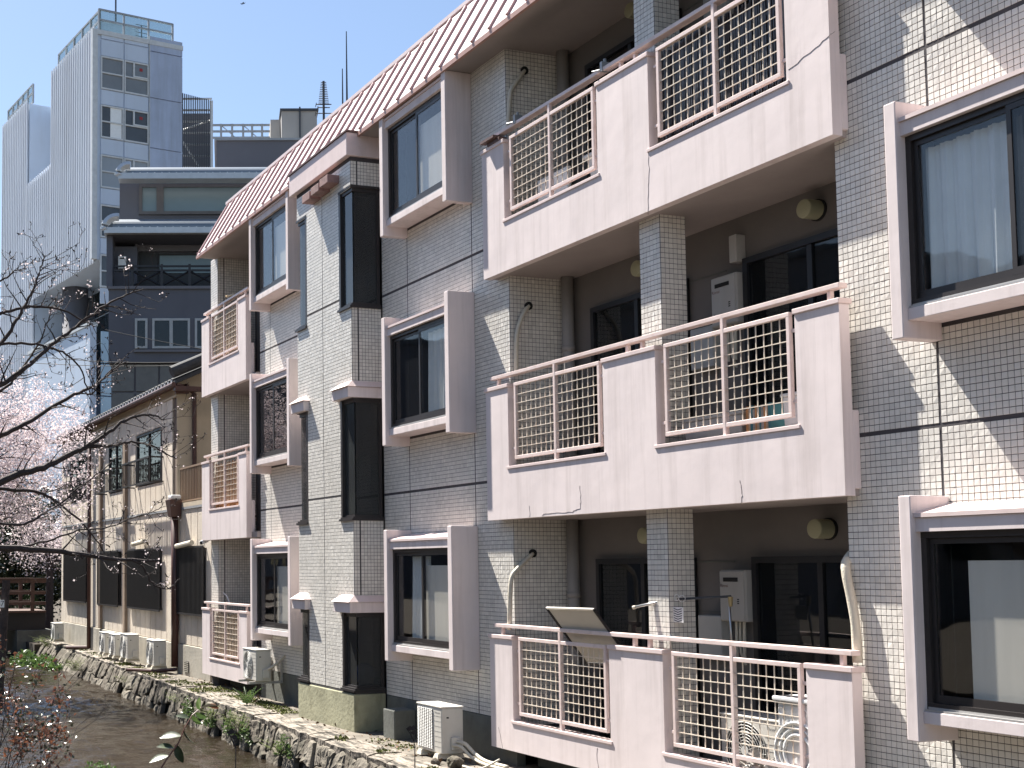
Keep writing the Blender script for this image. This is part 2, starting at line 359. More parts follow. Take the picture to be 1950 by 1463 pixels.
flush_tiles(bay, 0)
MB().box(BX0-.02, BX1+.02, BY-.025, -.02, G0-.05, -1.765).build('bay_base', 'concrete_green', apt, bevel=.012)
for x0_, x1_ in ((-16.26, -12.9), (-21.3, -18.35), (-7.96, -2.5)): MB().box(x0_, x1_, -.012, .1, G0-.05, -1.785).build('base_wall', 'base_concrete', apt)
for x0_, x1_ in ((-23.6, -21.2), (-12.8, -8.0)): MB().box(x0_, x1_, .2, .7, G0-.05, -2.0).build('loggia_footing', 'base_concrete', apt)
MB().box(-15.72, -15.38, -.34, -.02, G0-.02, -1.9).build('concrete_block', 'base_concrete', apt, bevel=.015)
# corner windows of the bay
for k, (z0, z1) in enumerate(CWZ):
    for sgn, xe, xi in ((1, BX1, BX1-.40), (-1, BX0, BX0+.37)):
        fr = MB(); t = .035
        xa, xb = min(xe, xi), max(xe, xi)
        fr.box(xa, xb, BY+.02, BY+.06, z1-.05, z1); fr.box(xa, xb, BY+.02, BY+.06, z0, z0+.05)
        fr.box(xi-.02 if sgn > 0 else xi-.04, xi+.04 if sgn > 0 else xi+.02, BY-.004, BY+.07, z0, z1)
        sx0, sx1 = (xe-.06, xe-.02) if sgn > 0 else (xe+.02, xe+.06)
        fr.box(sx0, sx1, BY+.0605, -.03, z1-.05, z1); fr.box(sx0, sx1, BY+.0605, -.03, z0, z0+.05)
        fr.box(sx0, sx1, -.075, -.025, z0+.0505, z1-.0505)
        # stepped sill
        lo, hi = (xi-.03, xe+.03) if sgn > 0 else (xe-.03, xi+.03)
        fr.box(lo, hi, BY-.035, -.03, z0-.035, z0-.003)
        fr.box(lo+.01, hi-.01, BY-.012, -.03, z0-.0025, z0+.022)
        fr.box(lo+.01, hi-.01, BY-.012, -.03, z1+.0025, z1+.03)
        win = fr.build('corner_window', 'bronze_frame', apt)
        MB().box(xa+.03, xb-.03, BY+.037, BY+.045, z0+.04, z1-.04).build('pane', 'pane_bay', win)
        px_ = xe-.043 if sgn > 0 else xe+.037
        MB().box(px_, px_+.008, BY+.062, -.07, z0+.04, z1-.04).build('pane', 'pane_bay', win)
        MB().box(min(xi, xi-.012*sgn), max(xi, xi-.012*sgn), BY+.08, -.03, z0, z1).build('interior_panel', 'interior', win)
        if k < 2:      # small sloped hood above
            hx0, hx1 = (xi-.1, xe+.06) if sgn > 0 else (xe-.06, xi+.08)
            hz = z1+.01; yb = BY-.10
            hd = MB().hexa([(hx0, yb, hz+.0), (hx1, yb, hz), (hx1, -.03, hz), (hx0, -.03, hz), (hx0, yb, hz+.15), (hx1, yb, hz+.15), (hx1, -.03, hz+.15), (hx0, -.03, hz+.15)])
            hd.build('hood', 'pink_stucco', win, bevel=.006)
            a0, a1 = hx0-.025, hx1+.025
            ins = .11
            tp = MB().hexa([(a0, yb-.03, hz+.152), (a1, yb-.03, hz+.152), (a1, -.03, hz+.152), (a0, -.03, hz+.152),
                            (a0+ins, BY-.004, hz+.25), (a1-(ins-.02 if sgn > 0 else ins), BY-.004, hz+.25), (a1-(ins-.02 if sgn > 0 else ins), -.03, hz+.25), (a0+ins, -.03, hz+.25)])
            tp.build('hood_top', 'pink_paint', win)
# ball on a lower stair landing behind the corner glass
ball = MB()
bm = bmesh.new(); bmesh.ops.create_uvsphere(bm, u_segments=20, v_segments=12, radius=.15, matrix=Matrix.Translation((-16.52, -.24, -1.5)))
me = bpy.data.meshes.new('ball'); bm.to_mesh(me); bm.free(); me.materials.append(mat('ball_blue', (.03, .07, .22), .4)); bo = link('ball', me); tag(bo, 'blue round ball behind the lowest dark corner glass of the stair bay', 'ball')
# cornice under the eave of the bay
MB().box(BX0-.13, BX1+.05, BY-.08, -.003, 5.9, 6.235).build('bay_cornice', 'pink_paint', apt, bevel=.008)
MB().box(BX0-.15, BX1+.07, BY-.10, -.003, 6.238, 6.262).build('cornice_edge', 'dark_brown', apt)
for px, py in ((590, 381), (607, 366), (624, 350)):
    p = onY(px, py, BY-.13)
    MB().box(p.x-.17, p.x+.13, BY-.19, BY-.002, p.z-.02, p.z+.10).build('timber_bracket', mat('bracket_brown', (.26, .16, .15), .8, .3, 6), apt, bevel=.006)
# ---- roof
RX0, RX1 = -23.86, -2.2; EY, EZ, TY, TZ = -.385, 6.262, .27, 7.36
r = MB().hexa([(RX0, EY, EZ-.055), (RX1, EY, EZ-.055), (RX1, .9, EZ-.02), (RX0, .9, EZ-.02), (RX0, EY, EZ), (RX1, EY, EZ), (RX1, TY, TZ), (RX0, TY, TZ)])
roof = r.build('roof', 'roof_metal', apt)
MB().box(RX0+.02, RX1, TY, 9.0, 6.3, TZ-.03).build('upper_roof', 'roof_metal', apt)
MB().box(RX0-.02, RX1, EY-.012, EY+.03, EZ-.075, EZ-.02).build('eave_trim', mat('eave_brown', (.40, .24, .20), .5, .15, 5), apt)
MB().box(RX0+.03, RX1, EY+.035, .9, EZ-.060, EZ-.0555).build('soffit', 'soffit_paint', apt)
MB().box(RX0-.02, RX1, TY-.035, TY+.14, TZ-.005, TZ+.045).build('ridge_cap', 'roof_metal', apt)
sd = Vector((0, TY-EY, TZ-EZ)).normalized(); sn = Vector((0, -(TZ-EZ), TY-EY)).normalized()
sm = MB(); L_ = math.hypot(TY-EY, TZ-EZ)-.07
pts = []
for dx in (-.021, .021):
    for t_ in (0, L_):
        for hgt in (-.004, .034): pts.append(Vector((dx, EY, EZ))+sd*t_+sn*hgt)
sm.add([tuple(p) for p in pts], [(0, 2, 3, 1), (4, 5, 7, 6), (1, 3, 7, 5), (0, 1, 5, 4), (2, 6, 7, 3)])
me = bpy.data.meshes.new('seam'); me.from_pydata(sm.v, [], sm.f); me.update(); me.materials.append(MATS['seam_shade_metal'])
x = -15.763-.395*20
while x < RX1:
    if x > RX0+.05: o = link('seam', me, roof); o.location.x = x
    x += .395
MB().box(RX0+.01, RX0+.05, EY, EY+.05, EZ+.0, EZ+.05).build('gable_flashing', 'seam_shade_metal', apt)

# ---- projecting windows
def window(x, k, left, right):
    d = DZ[k]; zt = min(3.415+d, 6.2); zb = 1.655+d
    a, b_ = x+.105, x+1.765; top = 3.15+d; bot = 1.885+d
    fr = MB(); Y0, Y1 = -.29, -.23
    fr.box(a, b_, Y0, Y1, top-.045, top); fr.box(a, b_, Y0, Y1, bot, bot+.05)
    fr.box(a, a+.045, Y0+.001, Y1, bot+.0505, top-.0455); fr.box(b_-.045, b_, Y0+.001, Y1, bot+.0505, top-.0455)
    win = fr.build('window', 'bronze_frame', apt)
    for fx in (x, x+1.765):
        MB().box(fx, fx+.105, -.375, -.004, zb, zt).build('fin', 'pink_stucco', win, bevel=.008)
    # hood: sloping top, thin edge and fascia
    ht = 3.285+d
    MB().hexa([(a, -.352, ht-.03), (b_, -.352, ht-.03), (b_, -.004, ht-.03), (a, -.004, ht-.03), (a, -.352, ht), (b_, -.352, ht), (b_, -.004, min(ht+.075, zt)), (a, -.004, min(ht+.075, zt))]).build('hood', 'pink_paint', win)
    MB().box(a, b_, -.336, -.004, 3.152+d, ht-.033).build('fascia', 'pink_stucco', win)
    MB().box(a, b_, -.328, -.004, 1.785+d, bot-.012).build('sill', 'pink_stucco', win, bevel=.005)
    MB().box(a+.01, b_-.01, -.322, -.295, bot-.010, bot+.004).box(a+.01, b_-.01, -.291, -.29, bot-.010, bot+.02).build('sill_track', 'sill_metal', win)
    mid = (a+b_)/2
    for j, (s0, s1, yy, kind) in enumerate(((a+.046, mid+.02, -.253, left), (mid-.02, b_-.046, -.276, right))):
        sf = MB(); z0, z1 = bot+.052, top-.047
        sf.box(s0, s1, yy-.010, yy+.010, z1-.04, z1); sf.box(s0, s1, yy-.010, yy+.010, z0, z0+.055)
        sf.box(s0, s0+.035, yy-.0095, yy+.0095, z0+.0555, z1-.0405); sf.box(s1-.035, s1, yy-.0095, yy+.0095, z0+.0555, z1-.0405)
        sf.build('sash', 'bronze_frame', win)
        MB().box(s0+.03, s1-.03, yy-.003, yy+.003, z0+.05, z1-.035).build('pane', 'pane_clear' if kind not in ('dark', 'screen') else 'pane_dark', win)
        if kind.startswith('curtain'):
            cm = MB(); n = 60; ph = rng.random()*6
            xs = np.linspace(s0+.02, s1-.02, n)
            if kind == 'curtain_part': xs = np.linspace(s0+.3, s1-.02, n)
            zz = (z0+.02 if kind != 'curtain_dark' else z0+.05, (z0+z1)/2, z1-.05); o = 0
            for zi, z_ in enumerate(zz):
                for i, xx in enumerate(xs):
                    amp = .028*(1.15-.35*zi)
                    cm.v.append((xx, -.165+amp*math.sin(i*.62+ph+.25*zi)+.010*math.sin(i*1.7+ph*2), z_+(.012*math.sin(i*.9) if zi == 0 else 0)))
            for zi in range(2):
                for i in range(n-1): cm.f.append((zi*n+i, zi*n+i+1, (zi+1)*n+i+1, (zi+1)*n+i))
            cm.build('curtain', 'curtain_blue' if kind == 'curtain_dark' else 'curtain_white', win, smooth=True)
        elif kind == 'blind':
            MB().box(s0+.004, s1-.03, -.225, -.219, z0+.03, z1-.17).build('blind', 'blind', win)
        elif kind == 'blind_inset':
            MB().box(s0+.27, s1+.02, -.215, -.209, z0+.03, z1-.16).build('blind', 'blind', win)
    it = MB(); X0, X1, yb, Z0, Z1 = a, b_, .6, bot, top
    it.quad((X0, yb, Z0), (X1, yb, Z0), (X1, yb, Z1), (X0, yb, Z1)); it.quad((X0, -.22, Z0), (X0, yb, Z0), (X0, yb, Z1), (X0, -.22, Z1))
    it.quad((X1, -.22, Z0), (X1, yb, Z0), (X1, yb, Z1), (X1, -.22, Z1)); it.quad((X0, -.22, Z0), (X1, -.22, Z0), (X1, yb, Z0), (X0, yb, Z0)); it.quad((X0, -.22, Z1), (X1, -.22, Z1), (X1, yb, Z1), (X0, yb, Z1))
    it.build('interior', 'interior', win)
window(WL['W'], 0, 'blind_inset', 'blind'); window(WL['W'], 1, 'curtain', 'dark'); window(WL['W'], 2, 'dark', 'blind')
window(WL['L'], 0, 'curtain_part', 'blind'); window(WL['L'], 1, 'screen', 'curtain'); window(WL['L'], 2, 'clear', 'blind')
window(WL['F'], 0, 'clear', 'blind'); window(WL['F'], 1, 'screen', 'clear'); window(WL['F'], 2, 'clear', 'blind')

# ---- balconies
def grille(x0, x1, z0, z1, parent, nb, nh):
    y0, y1 = -.168, -.128; t = .038; f = MB(); mid = (x0+x1)/2
    f.box(x0, x1, y0, y1, z1-t, z1); f.box(x0, x1, y0, y1, z0, z0+t)
    f.box(x0, x0+t, y0+.001, y1, z0+t+.0005, z1-t-.0005); f.box(x1-t, x1, y0+.001, y1, z0+t+.0005, z1-t-.0005)
    f.box(mid-t/2, mid+t/2, y0-.002, y1+.002, z0-.09, z1+.105)
    for fx in (x0, x1):
        sgn = -1 if fx == x0 else 1
        for fz in (z0+.13, z1-.16): f.box(min(fx, fx+.06*sgn), max(fx, fx+.06*sgn), -.15, -.14, fz-.015, fz+.015)
    g = f.build('grille', 'rail_paint', parent, bevel=.003, seg=1)
    bm_ = MB()
    for s0, s1 in ((x0+t, mid-t/2), (mid+t/2, x1-t)):
        for i in range(1, nb+1):
            xx = s0+(s1-s0)*i/(nb+1); bm_.box(xx-.004, xx+.004, -.1475, -.1395, z0+.03, z1-.03)
        for i in range(1, nh+1):
            zz = z0+t+(z1-z0-2*t)*i/(nh+1); bm_.box(s0-.003, s1+.003, -.156, -.148, zz-.004, zz+.004)
    bm_.build('grille_bars', 'bar_paint', parent)
def balcony(x0, x1, ops, k, hx0, hx1, far=False):
    d = DZ[k]; zc = 2.125+d; zs = 1.13+d; zb = .555+d if k else -2.085
    y0, y1 = -.175, -.075
    b = MB(); xs = [x0]
    for o0, o1 in ops: xs += [o0, o1]
    xs.append(x1)
    b.box(x0, x1, y0, y1, zb, zs)
    for i in range(0, len(xs), 2): b.box(xs[i], xs[i+1], y0, y1, zs, zc-.045)
    par = b.build('balcony', 'pink_stucco', apt)
    for i in range(0, len(xs), 2):
        MB().box(xs[i]-(.02 if i == 0 else .012), xs[i+1]+(.015), y0-.015, y1+.02, zc-.0445, zc).build('cap', 'pink_paint', par, bevel=.005)
    for o0, o1 in ops:
        MB().box(o0-.03, o1+.03, y0-.012, y1+.02, zs+.001, zs+.034).build('ledge', 'pink_paint', par, bevel=.004)
        for j, (a, c_) in enumerate(((o0, o1),)):
            grille(a+.115, c_-.07, zs+.105, zc-.01, par, 7, 7)
    hr = MB(); hr.box(hx0, hx1, y0+.005, y1-.005, zc+.085, zc+.125)
    for i in range(0, len(xs), 2):
        a, c_ = xs[i], xs[i+1]
        for xx in ((a+.22,) if i == 0 else ((c_-.13,) if i == len(xs)-2 else (a+.36, c_-.24))):
            hr.box(xx-.018, xx+.018, y0+.03, y1-.03, zc+.0005, zc+.0845)
    hr.build('handrail', 'rail_paint', par, bevel=.004)
    if k: MB().box(x1-.1, x1-.0, y1+.0005, -.005, zb+.055, zb+.68).build('return_block', 'pink_stucco', par, bevel=.01)
    # floor slab and ceiling of the loggia behind
    fl = zs-.45 if k else -2.0
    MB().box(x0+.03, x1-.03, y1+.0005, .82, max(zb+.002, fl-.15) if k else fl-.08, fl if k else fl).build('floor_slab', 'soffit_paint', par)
    return par
OPS = [(-12.70, -10.89), (-10.06, -8.27)]; bals = []
for k in range(3): bals.append(balcony(-13.185, -7.80, OPS, k, -13.10, -7.80))
def crack(k, pix):
    pts = [onY(px, py, -.1762) for px, py in pix]; q = []
    for a_, b2 in zip(pts[:-1], pts[1:]):
        for t in np.linspace(0, 1, 5, endpoint=False): q.append(a_+(b2-a_)*t+Vector((rng.normal(0, .004), 0, rng.normal(0, .004))))
    q.append(pts[-1]); MB().tube(q, .0016, 4).build('crack', mat('crack_line', (.22, .18, .17), .9), bals[k])
crack(1, [(1032, 983), (1036, 979), (1055, 977), (1090, 974), (1104, 968), (1106, 955), (1104, 925)]); crack(1, [(1411, 962), (1413, 940), (1409, 915)]); crack(1, [(1009, 985), (1008, 963)])
crack(2, [(1234, 410), (1234, 370), (1236, 330), (1234, 290)]); crack(2, [(1500, 135), (1530, 110), (1560, 85), (1590, 60)]); crack(0, [(957, 1425), (953, 1400), (949, 1385)]); crack(0, [(1140, 1463), (1136, 1440), (1138, 1425)])
for k in range(3): balcony(-24.2, -21.58, [(-23.72, -22.0)], k, -24.1, -21.5, True)
for k in (1, 2):      # loggia ceilings
    z = .555+DZ[k]
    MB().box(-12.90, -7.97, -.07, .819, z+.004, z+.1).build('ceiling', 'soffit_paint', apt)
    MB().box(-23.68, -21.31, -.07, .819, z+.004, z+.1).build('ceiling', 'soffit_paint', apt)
# ---- loggia doors, vents, pipes
def loggia_door(x0, x1, k, parent=apt, mid=None, pane='pane_dark'):
    d = DZ[k]; zt = 3.0+d; z0 = .68+d; y = .80
    f = MB(); f.box(x0, x1, y-.05, y+.015, zt-.06, zt); f.box(x0, x0+.06, y-.05, y+.015, z0, zt-.0605); f.box(x1-.06, x1, y-.05, y+.015, z0, zt-.0605); f.box(x0+.0605, x1-.0605, y-.05, y+.015, z0, z0+.06)
    m_ = mid or (x0+x1)/2; f.box(m_-.03, m_+.03, y-.035, y+.012, z0+.0605, zt-.0605)
    dr = f.build('balcony_door', 'black_frame', parent)
    MB().box(x0+.05, m_-.02, y-.022, y-.016, z0+.05, zt-.05).build('pane', pane, dr); MB().box(m_+.02, x1-.05, y-.012, y-.006, z0+.05, zt-.05).build('pane', pane, dr)
    MB().box(x0+.05, x1-.05, y+.0005, y+.012, z0+.05, zt-.05).build('door_curtain', mat('door_curtain', (.05, .057, .055), .9), dr)
for k in range(3):
    loggia_door(-12.39, -10.75, k); loggia_door(-9.9, -8.1, k, mid=-9.06); loggia_door(-23.3, -21.7, k)
    d = DZ[k]
    for vx in (-11.40, -8.985):
        v = MB(); v.tube([(vx, .82, 3.24+d), (vx, .66, 3.24+d)], .088, 24); v.tube([(vx, .66, 3.24+d), (vx, .645, 3.24+d), (vx, .637, 3.24+d)], [.088, .085, .07], 24)
        vo = v.build('vent_hood', 'vent_yellow', apt, smooth=True); vo.modifiers.new('e', 'EDGE_SPLIT').split_angle = .7
        MB().tube([(vx, .819, 3.24+d), (vx, .795, 3.24+d)], .10, 24).build('vent_collar', 'dark_void', vo)
    dp = MB(); dp.tube([(-12.76, .70, .6+d), (-12.76, .70, 3.6+d)], .072, 14); dp.tube([(-12.76, .70, 2.55+d), (-12.76, .70, 2.62+d)], .08, 14)
    dp.build('downpipe', mat('downpipe_grey', (.30, .28, .265), .6), apt, smooth=True)
    # meter cabinet boxes between pillar and heater
    MB().box(-10.62, -10.28, .70, .819, 2.0+d, 2.42+d).build('meter_box', 'heater_grey', apt, bevel=.01)
    for vz in (2.45, 2.95): MB().box(-10.95, -10.2, .812, .819, vz+d, vz+.012+d).build('wall_joint', 'base_concrete', apt)
# refrigerant pipe covers running out of the wall
def hose(pts, r, label, name='pipe_cover', m='pipe_ivory'):
    pts = [Vector(p) for p in pts]; q = []
    for i in range(len(pts)-1):                      # Catmull-Rom
        p0 = pts[max(i-1, 0)]; p1 = pts[i]; p2 = pts[i+1]; p3 = pts[min(i+2, len(pts)-1)]
        for t in np.linspace(0, 1, 6, endpoint=False):
            q.append(.5*((2*p1)+(p2-p0)*t+(2*p0-5*p1+4*p2-p3)*t*t+(3*p1-p0-3*p2+p3)*t**3))
    q.append(pts[-1]); o = MB().tube(q, r, 10).build(name, m, None, smooth=True); return tag(o, label, 'pipe')
HL = ['wrapped pipe dropping from a hole in the tiled side wall of the top balcony', 'wrapped pipe dropping from a hole in the tiled side wall of the middle balcony', 'wrapped pipe dropping from a hole in the tiled side wall of the ground balcony']
for k, pp in enumerate((((1014, 1054), (988, 1081), (975, 1099), (971.5, 1135), (970, 1200)), ((1006, 583), (994, 603), (985, 632), (983, 665), (983, 715)), ((998, 135), (985, 155), (972, 176), (969, 215), (966, 250)))):
    pt = [onX(px, py, -12.90+(.0 if i == 0 else .045)) for i, (px, py) in enumerate(pp)]
    hose(pt, .027, HL[2-k])
    MB().tube([pt[0]+Vector((-.006, 0, 0)), pt[0]+Vector((.02, 0, 0))], .05, 12).build('pipe_hole', 'dark_void', apt)
hose([onY(px, py, Y) for px, py, Y in ((1622, 1055, .1), (1611, 1072, -.02), (1612, 1095, -.05), (1621, 1140, -.05), (1629, 1190, -.05), (1633, 1262, -.05))], .036, 'thick ivory pipe curving down in front of the tiled wall beside the ground balcony door')
hose([(-8.35, .80, 2.94), (-8.2, .6, 2.95), (-7.98, .5, 2.98)], .03, 'short ivory pipe stub above the right door of the middle balcony')
# ================================================================== things on and around the building
def heater(loc, label, brand=True):
    t = thing('water_heater', label, 'water heater', (0, 0, 0), 'gas water heaters on the balcony walls')
    MB().box(-.175, .175, -.135, 0, 0, .50).build('casing', 'heater_grey', t, bevel=.014)
    MB().box(-.165, .165, -.15, -.1355, .01, .49).build('front_cover', 'heater_grey', t, bevel=.012)
    MB().box(-.11, .09, -.156, -.1505, .385, .425).build('flue_slot', 'dark_void', t, bevel=.01)
    MB().box(.075, .10, -.1525, -.1503, .17, .18).box(.075, .10, -.1525, -.1503, .19, .2).box(.075, .10, -.1525, -.1503, .21, .22).build('air_slot', 'dark_void', t)
    MB().tube([(-.05, -.06, 0), (-.05, -.06, -.35)], .014, 8).tube([(.0, -.06, 0), (.0, -.06, -.3), (.03, -.03, -.42)], .012, 8).tube([(.06, -.06, 0), (.06, -.07, -.35)], .016, 8).build('pipe', 'pipe_ivory', t)
    if brand: text_mesh('Rinnai', .045, 'lettering', 'red_sign', Matrix.Translation((-.10, -.1512, .345)) @ FRONT, t)
    t.location = loc; return t
for k, nm in ((0, 'ground balcony above the yellow sign'), (1, 'middle balcony left of the dark door'), (2, 'top balcony behind the black netting')):
    heater((-10.085, .818, -.53+2.905+DZ[k]), 'grey gas water heater on the wall of the '+nm, k < 2)
for k, nm in ((0, 'ground'), (1, 'middle'), (2, 'top')):
    heater((-22.35, .818, -.42+2.905+DZ[k]), 'grey gas water heater deep in the shaded far %s balcony' % nm, False)
def ac_unit(label, loc, rz=0, w_=.72, h_=.55, d_=.27, fan=True, feet=True, grp='outdoor air conditioner units', txt=None):
    t = thing('air_conditioner', label, 'air conditioner', (0, 0, 0), grp)
    x0, x1 = -w_/2, w_/2; z0 = .06 if feet else 0.0
    MB().box(x0, x1, -d_/2, d_/2, z0, z0+h_-.02).build('casing', 'ac_white', t, bevel=.014)
    MB().box(x0-.008, x1+.008, -d_/2-.008, d_/2+.008, z0+h_-.0195, z0+h_).build('top_panel', 'ac_white', t, bevel=.006)
    if fan:
        c0 = (x0+w_*.40, -d_/2-.003, z0+h_*.48); r_ = min(h_, w_)*.43
        MB().disc(c0, (1, 0, 0), (0, 0, 1), r_, 32).build('fan_opening', 'dark_void', t)
        g = MB()
        for q in np.linspace(.16, 1, 9): g.ring((c0[0], c0[1]-.006, c0[2]), (1, 0, 0), (0, 0, 1), r_*q, .0032, 28)
        for a in range(18):
            an = a*math.pi/9; ca, sa = math.cos(an), math.sin(an)
            g.tube([(c0[0]+ca*r_*.15, c0[1]-.006, c0[2]+sa*r_*.15), (c0[0]+ca*r_, c0[1]-.004, c0[2]+sa*r_)], .0028, 4)
        g.tube([(c0[0], c0[1]-.001, c0[2]), (c0[0], c0[1]-.012, c0[2])], r_*.17, 18)
        g.build('fan_guard', 'ac_grille', t)
    else:
        g = MB(); n = 26; MB().box(x0+.03, x0+w_*.66, -d_/2-.0025, -d_/2-.0005, z0+.04, z0+h_-.05).build('fan_opening', mat('guard_back', (.16, .16, .16), .8), t)
        for i in range(n):
            z = z0+.045+(h_-.10)*i/(n-1); pts = [(x0+.03+(w_*.66-.03)*j/16, -d_/2-.006, z+.006*(-1)**j) for j in range(17)]
            g.tube(pts, .0045, 4)
        g.build('fan_guard', 'ac_grille', t)
    sp = MB()
    for i in range(7): sp.box(x0+w_*.70, x1-.012, -d_/2-.0018, -d_/2-.0004, z0+.08+i*.06, z0+.083+i*.06)
    sp.build('panel_lines', mat('panel_line', (.3, .29, .27), .7), t)
    MB().box(x1+.001, x1+.045, -.03, .09, z0+.05, z0+.20).build('valve_cover', 'ac_white', t, bevel=.01)
    MB().box(x1+.0005, x1+.004, -.08, -.05, z0+h_*.75, z0+h_*.78).build('handle_recess', 'dark_void', t)
    if feet:
        for fx in (x0+.1, x1-.1): MB().hexa([(fx-.06, -d_/2-.04, 0), (fx+.06, -d_/2-.04, 0), (fx+.06, d_/2+.04, 0), (fx-.06, d_/2+.04, 0), (fx-.04, -d_/2-.02, z0), (fx+.04, -d_/2-.02, z0), (fx+.04, d_/2+.02, z0), (fx-.04, d_/2+.02, z0)]).build('foot', 'pipe_ivory', t)
    if txt: text_mesh(txt, .035, 'lettering', 'blue_black', Matrix.Translation((x0+w_*.84, -d_/2-.0022, z0+h_*.86)) @ FRONT, t)
    t.location = loc; t.rotation_euler.z = rz; return t
a1 = ac_unit('white air conditioner unit standing on blocks by the stone ledge beside the pink balcony', (-13.83, -.50, G0+.02), 0, .62, .56, .29, False, True, txt='Panasonic')
hose([(-13.5, -.47, G0+.22), (-13.36, -.43, G0+.22), (-13.22, -.38, G0+.12), (-13.0, -.36, G0+.06), (-12.6, -.32, G0+.05)], .022, 'upper pale hose from the air conditioner on blocks into the gap under the pink balcony', 'hose')
hose([(-13.5, -.52, G0+.18), (-13.38, -.47, G0+.18), (-13.24, -.42, G0+.085), (-13.0, -.40, G0+.035), (-12.55, -.38, G0+.03)], .018, 'lower pale hose from the air conditioner on blocks into the gap under the pink balcony', 'hose')
hose([(-13.2, -.62, G0+.02), (-12.95, -.66, G0+.02), (-12.7, -.62, G0+.03), (-12.55, -.45, G0+.15)], .012, 'thin drain hose lying on the path in front of the air conditioner on blocks', 'hose')
a2 = ac_unit('air conditioner unit on a wall bracket beside the far ground balcony', (-20.52, -.38, -1.905), 0, .66, .53, .27, True, False)
br = thing('wall_bracket', 'grey steel bracket carrying the air conditioner beside the far ground balcony', 'bracket', (-20.5, -.3, -1.95))
for bx in (-20.78, -20.26): MB().box(bx-.02, bx+.02, -.62, -.013, -1.955, -1.915).box(bx-.02, bx+.02, -.045, -.013, -1.9145, -1.55).build('arm', 'heater_grey', br)
hose([(-20.18, -.33, -1.72), (-20.1, -.25, -1.66), (-20.12, -.1, -1.55), (-20.14, -.02, -1.48)], .022, 'short hose behind the air conditioner on the wall bracket', 'hose')
# row along the beige house
HY = .10
specs = [((108, 1208), .62, .5, 'leftmost air conditioner unit at the far corner of the beige house'), ((203, 1242), .62, .52, 'air conditioner at the left end of the row of four along the beige house'), ((222, 1248), .66, .52, 'second air conditioner from the left in the row of four along the beige house'),
         ((245, 1252), .72, .58, 'third and largest air conditioner in the row of four along the beige house'), ((296, 1264), .62, .56, 'rightmost air conditioner of the beige house, next to the brown downpipe')]
for (px, py), w_, h_, lb in specs:
    p = onZ(px, py, G0+.03); p = onY(px, py-12, HY-.42)
    ac_unit(lb, (p.x, HY-.40, G0+.10), 0, w_, h_, .28, True, True, 'outdoor air conditioner units along the beige house')
# balcony contents
ac_unit('air conditioner with round fan guard behind the right grille of the ground balcony', (-9.30, .32, -2.0), 0, .80, .60, .30, True, True, 'air conditioners on the balconies', 'Panasonic')
ac_unit('air conditioner behind the left grille of the top balcony', (-11.15, .30, 1.13-.45+DZ[2]), 0, .74, .54, .28, True, True, 'air conditioners on the balconies', 'Panasonic')
wm = thing('washing_machine', 'white washing machine with round moulded front behind the right grille of the ground balcony', 'washing machine', (0, 0, 0))
MB().box(-.26, .26, -.25, .25, 0, .86).build('casing', 'plastic_white', wm, bevel=.03, seg=3)
MB().box(-.28, .28, -.28, .27, .8605, .90).build('lid', 'plastic_white', wm, bevel=.012)
q = MB()
for r_, t_ in ((.25, .016), (.20, .012), (.15, .016)): q.ring((-.02, -.262, .45), (1, 0, 0), (0, 0, 1), r_, t_, 32)
q.build('moulded_ring', 'plastic_white', wm, smooth=True)
q = MB()
for cx_, cz_ in ((-.2, .78), (-.2, .55), (.05, .78)): q.ring((cx_, -.255, cz_), (1, 0, 0), (0, 0, 1), .03, .006, 16)
q.build('screw_boss', 'plastic_white', wm); wm.location = (-8.40, .12, -1.98)
def blob(name, c, r, m, label, cat, seed, sub=3, amp=.35, fr=3.0, sq=(1, 1, 1)):
    bm = bmesh.new(); bmesh.ops.create_icosphere(bm, subdivisions=sub, radius=1)
    from mathutils import noise
    for v in bm.verts:
        n_ = noise.noise(v.co*fr+Vector((seed, seed*2, 0))); n2 = noise.noise(v.co*fr*2.7+Vector((seed, 0, seed)))
        v.co *= 1+amp*n_+amp*.5*n2; v.co = Vector((v.co.x*r*sq[0], v.co.y*r*sq[1], v.co.z*r*sq[2]))+Vector(c)
    me = bpy.data.meshes.new(name); bm.to_mesh(me); bm.free(); me.materials.append(MATS[m]); o = link(name, me); tag(o, label, cat); return o
blob('plastic_bag', (-9.05, -.0, -1.82), .17, 'bag_clear', 'left crumpled shiny plastic bag behind the right grille of the ground balcony', 'bag', 3, amp=.6, fr=2.2)
blob('plastic_bag', (-8.72, .0, -1.80), .17, 'bag_clear', 'crumpled shiny plastic bag below the washing machine, right one of two', 'bag', 9, amp=.6, fr=2.2)
# folded white board and storage tub on the top balcony
zt = 1.13-.45+DZ[2]
bd = MB(); bd.box(-12.35, -11.75, .05, .10, zt, zt+.86); tag(bd.build('folded_board', 'plastic_white', None, bevel=.012), 'white board standing behind the left grille of the top balcony', 'board')
tb = thing('storage_tub', 'white lidded tub stacked over the air conditioner behind the left grille of the top balcony', 'tub', (-11.2, .3, zt+.61))
MB().hexa([(-11.42, .12, zt+.612), (-10.98, .12, zt+.612), (-10.98, .48, zt+.612), (-11.42, .48, zt+.612), (-11.46, .09, zt+.83), (-10.94, .09, zt+.83), (-10.94, .51, zt+.83), (-11.46, .51, zt+.83)]).build('body', 'plastic_white', tb, bevel=.012)
MB().box(-11.49, -10.91, .06, .54, zt+.831, zt+.88).build('lid', 'plastic_white', tb, bevel=.015)
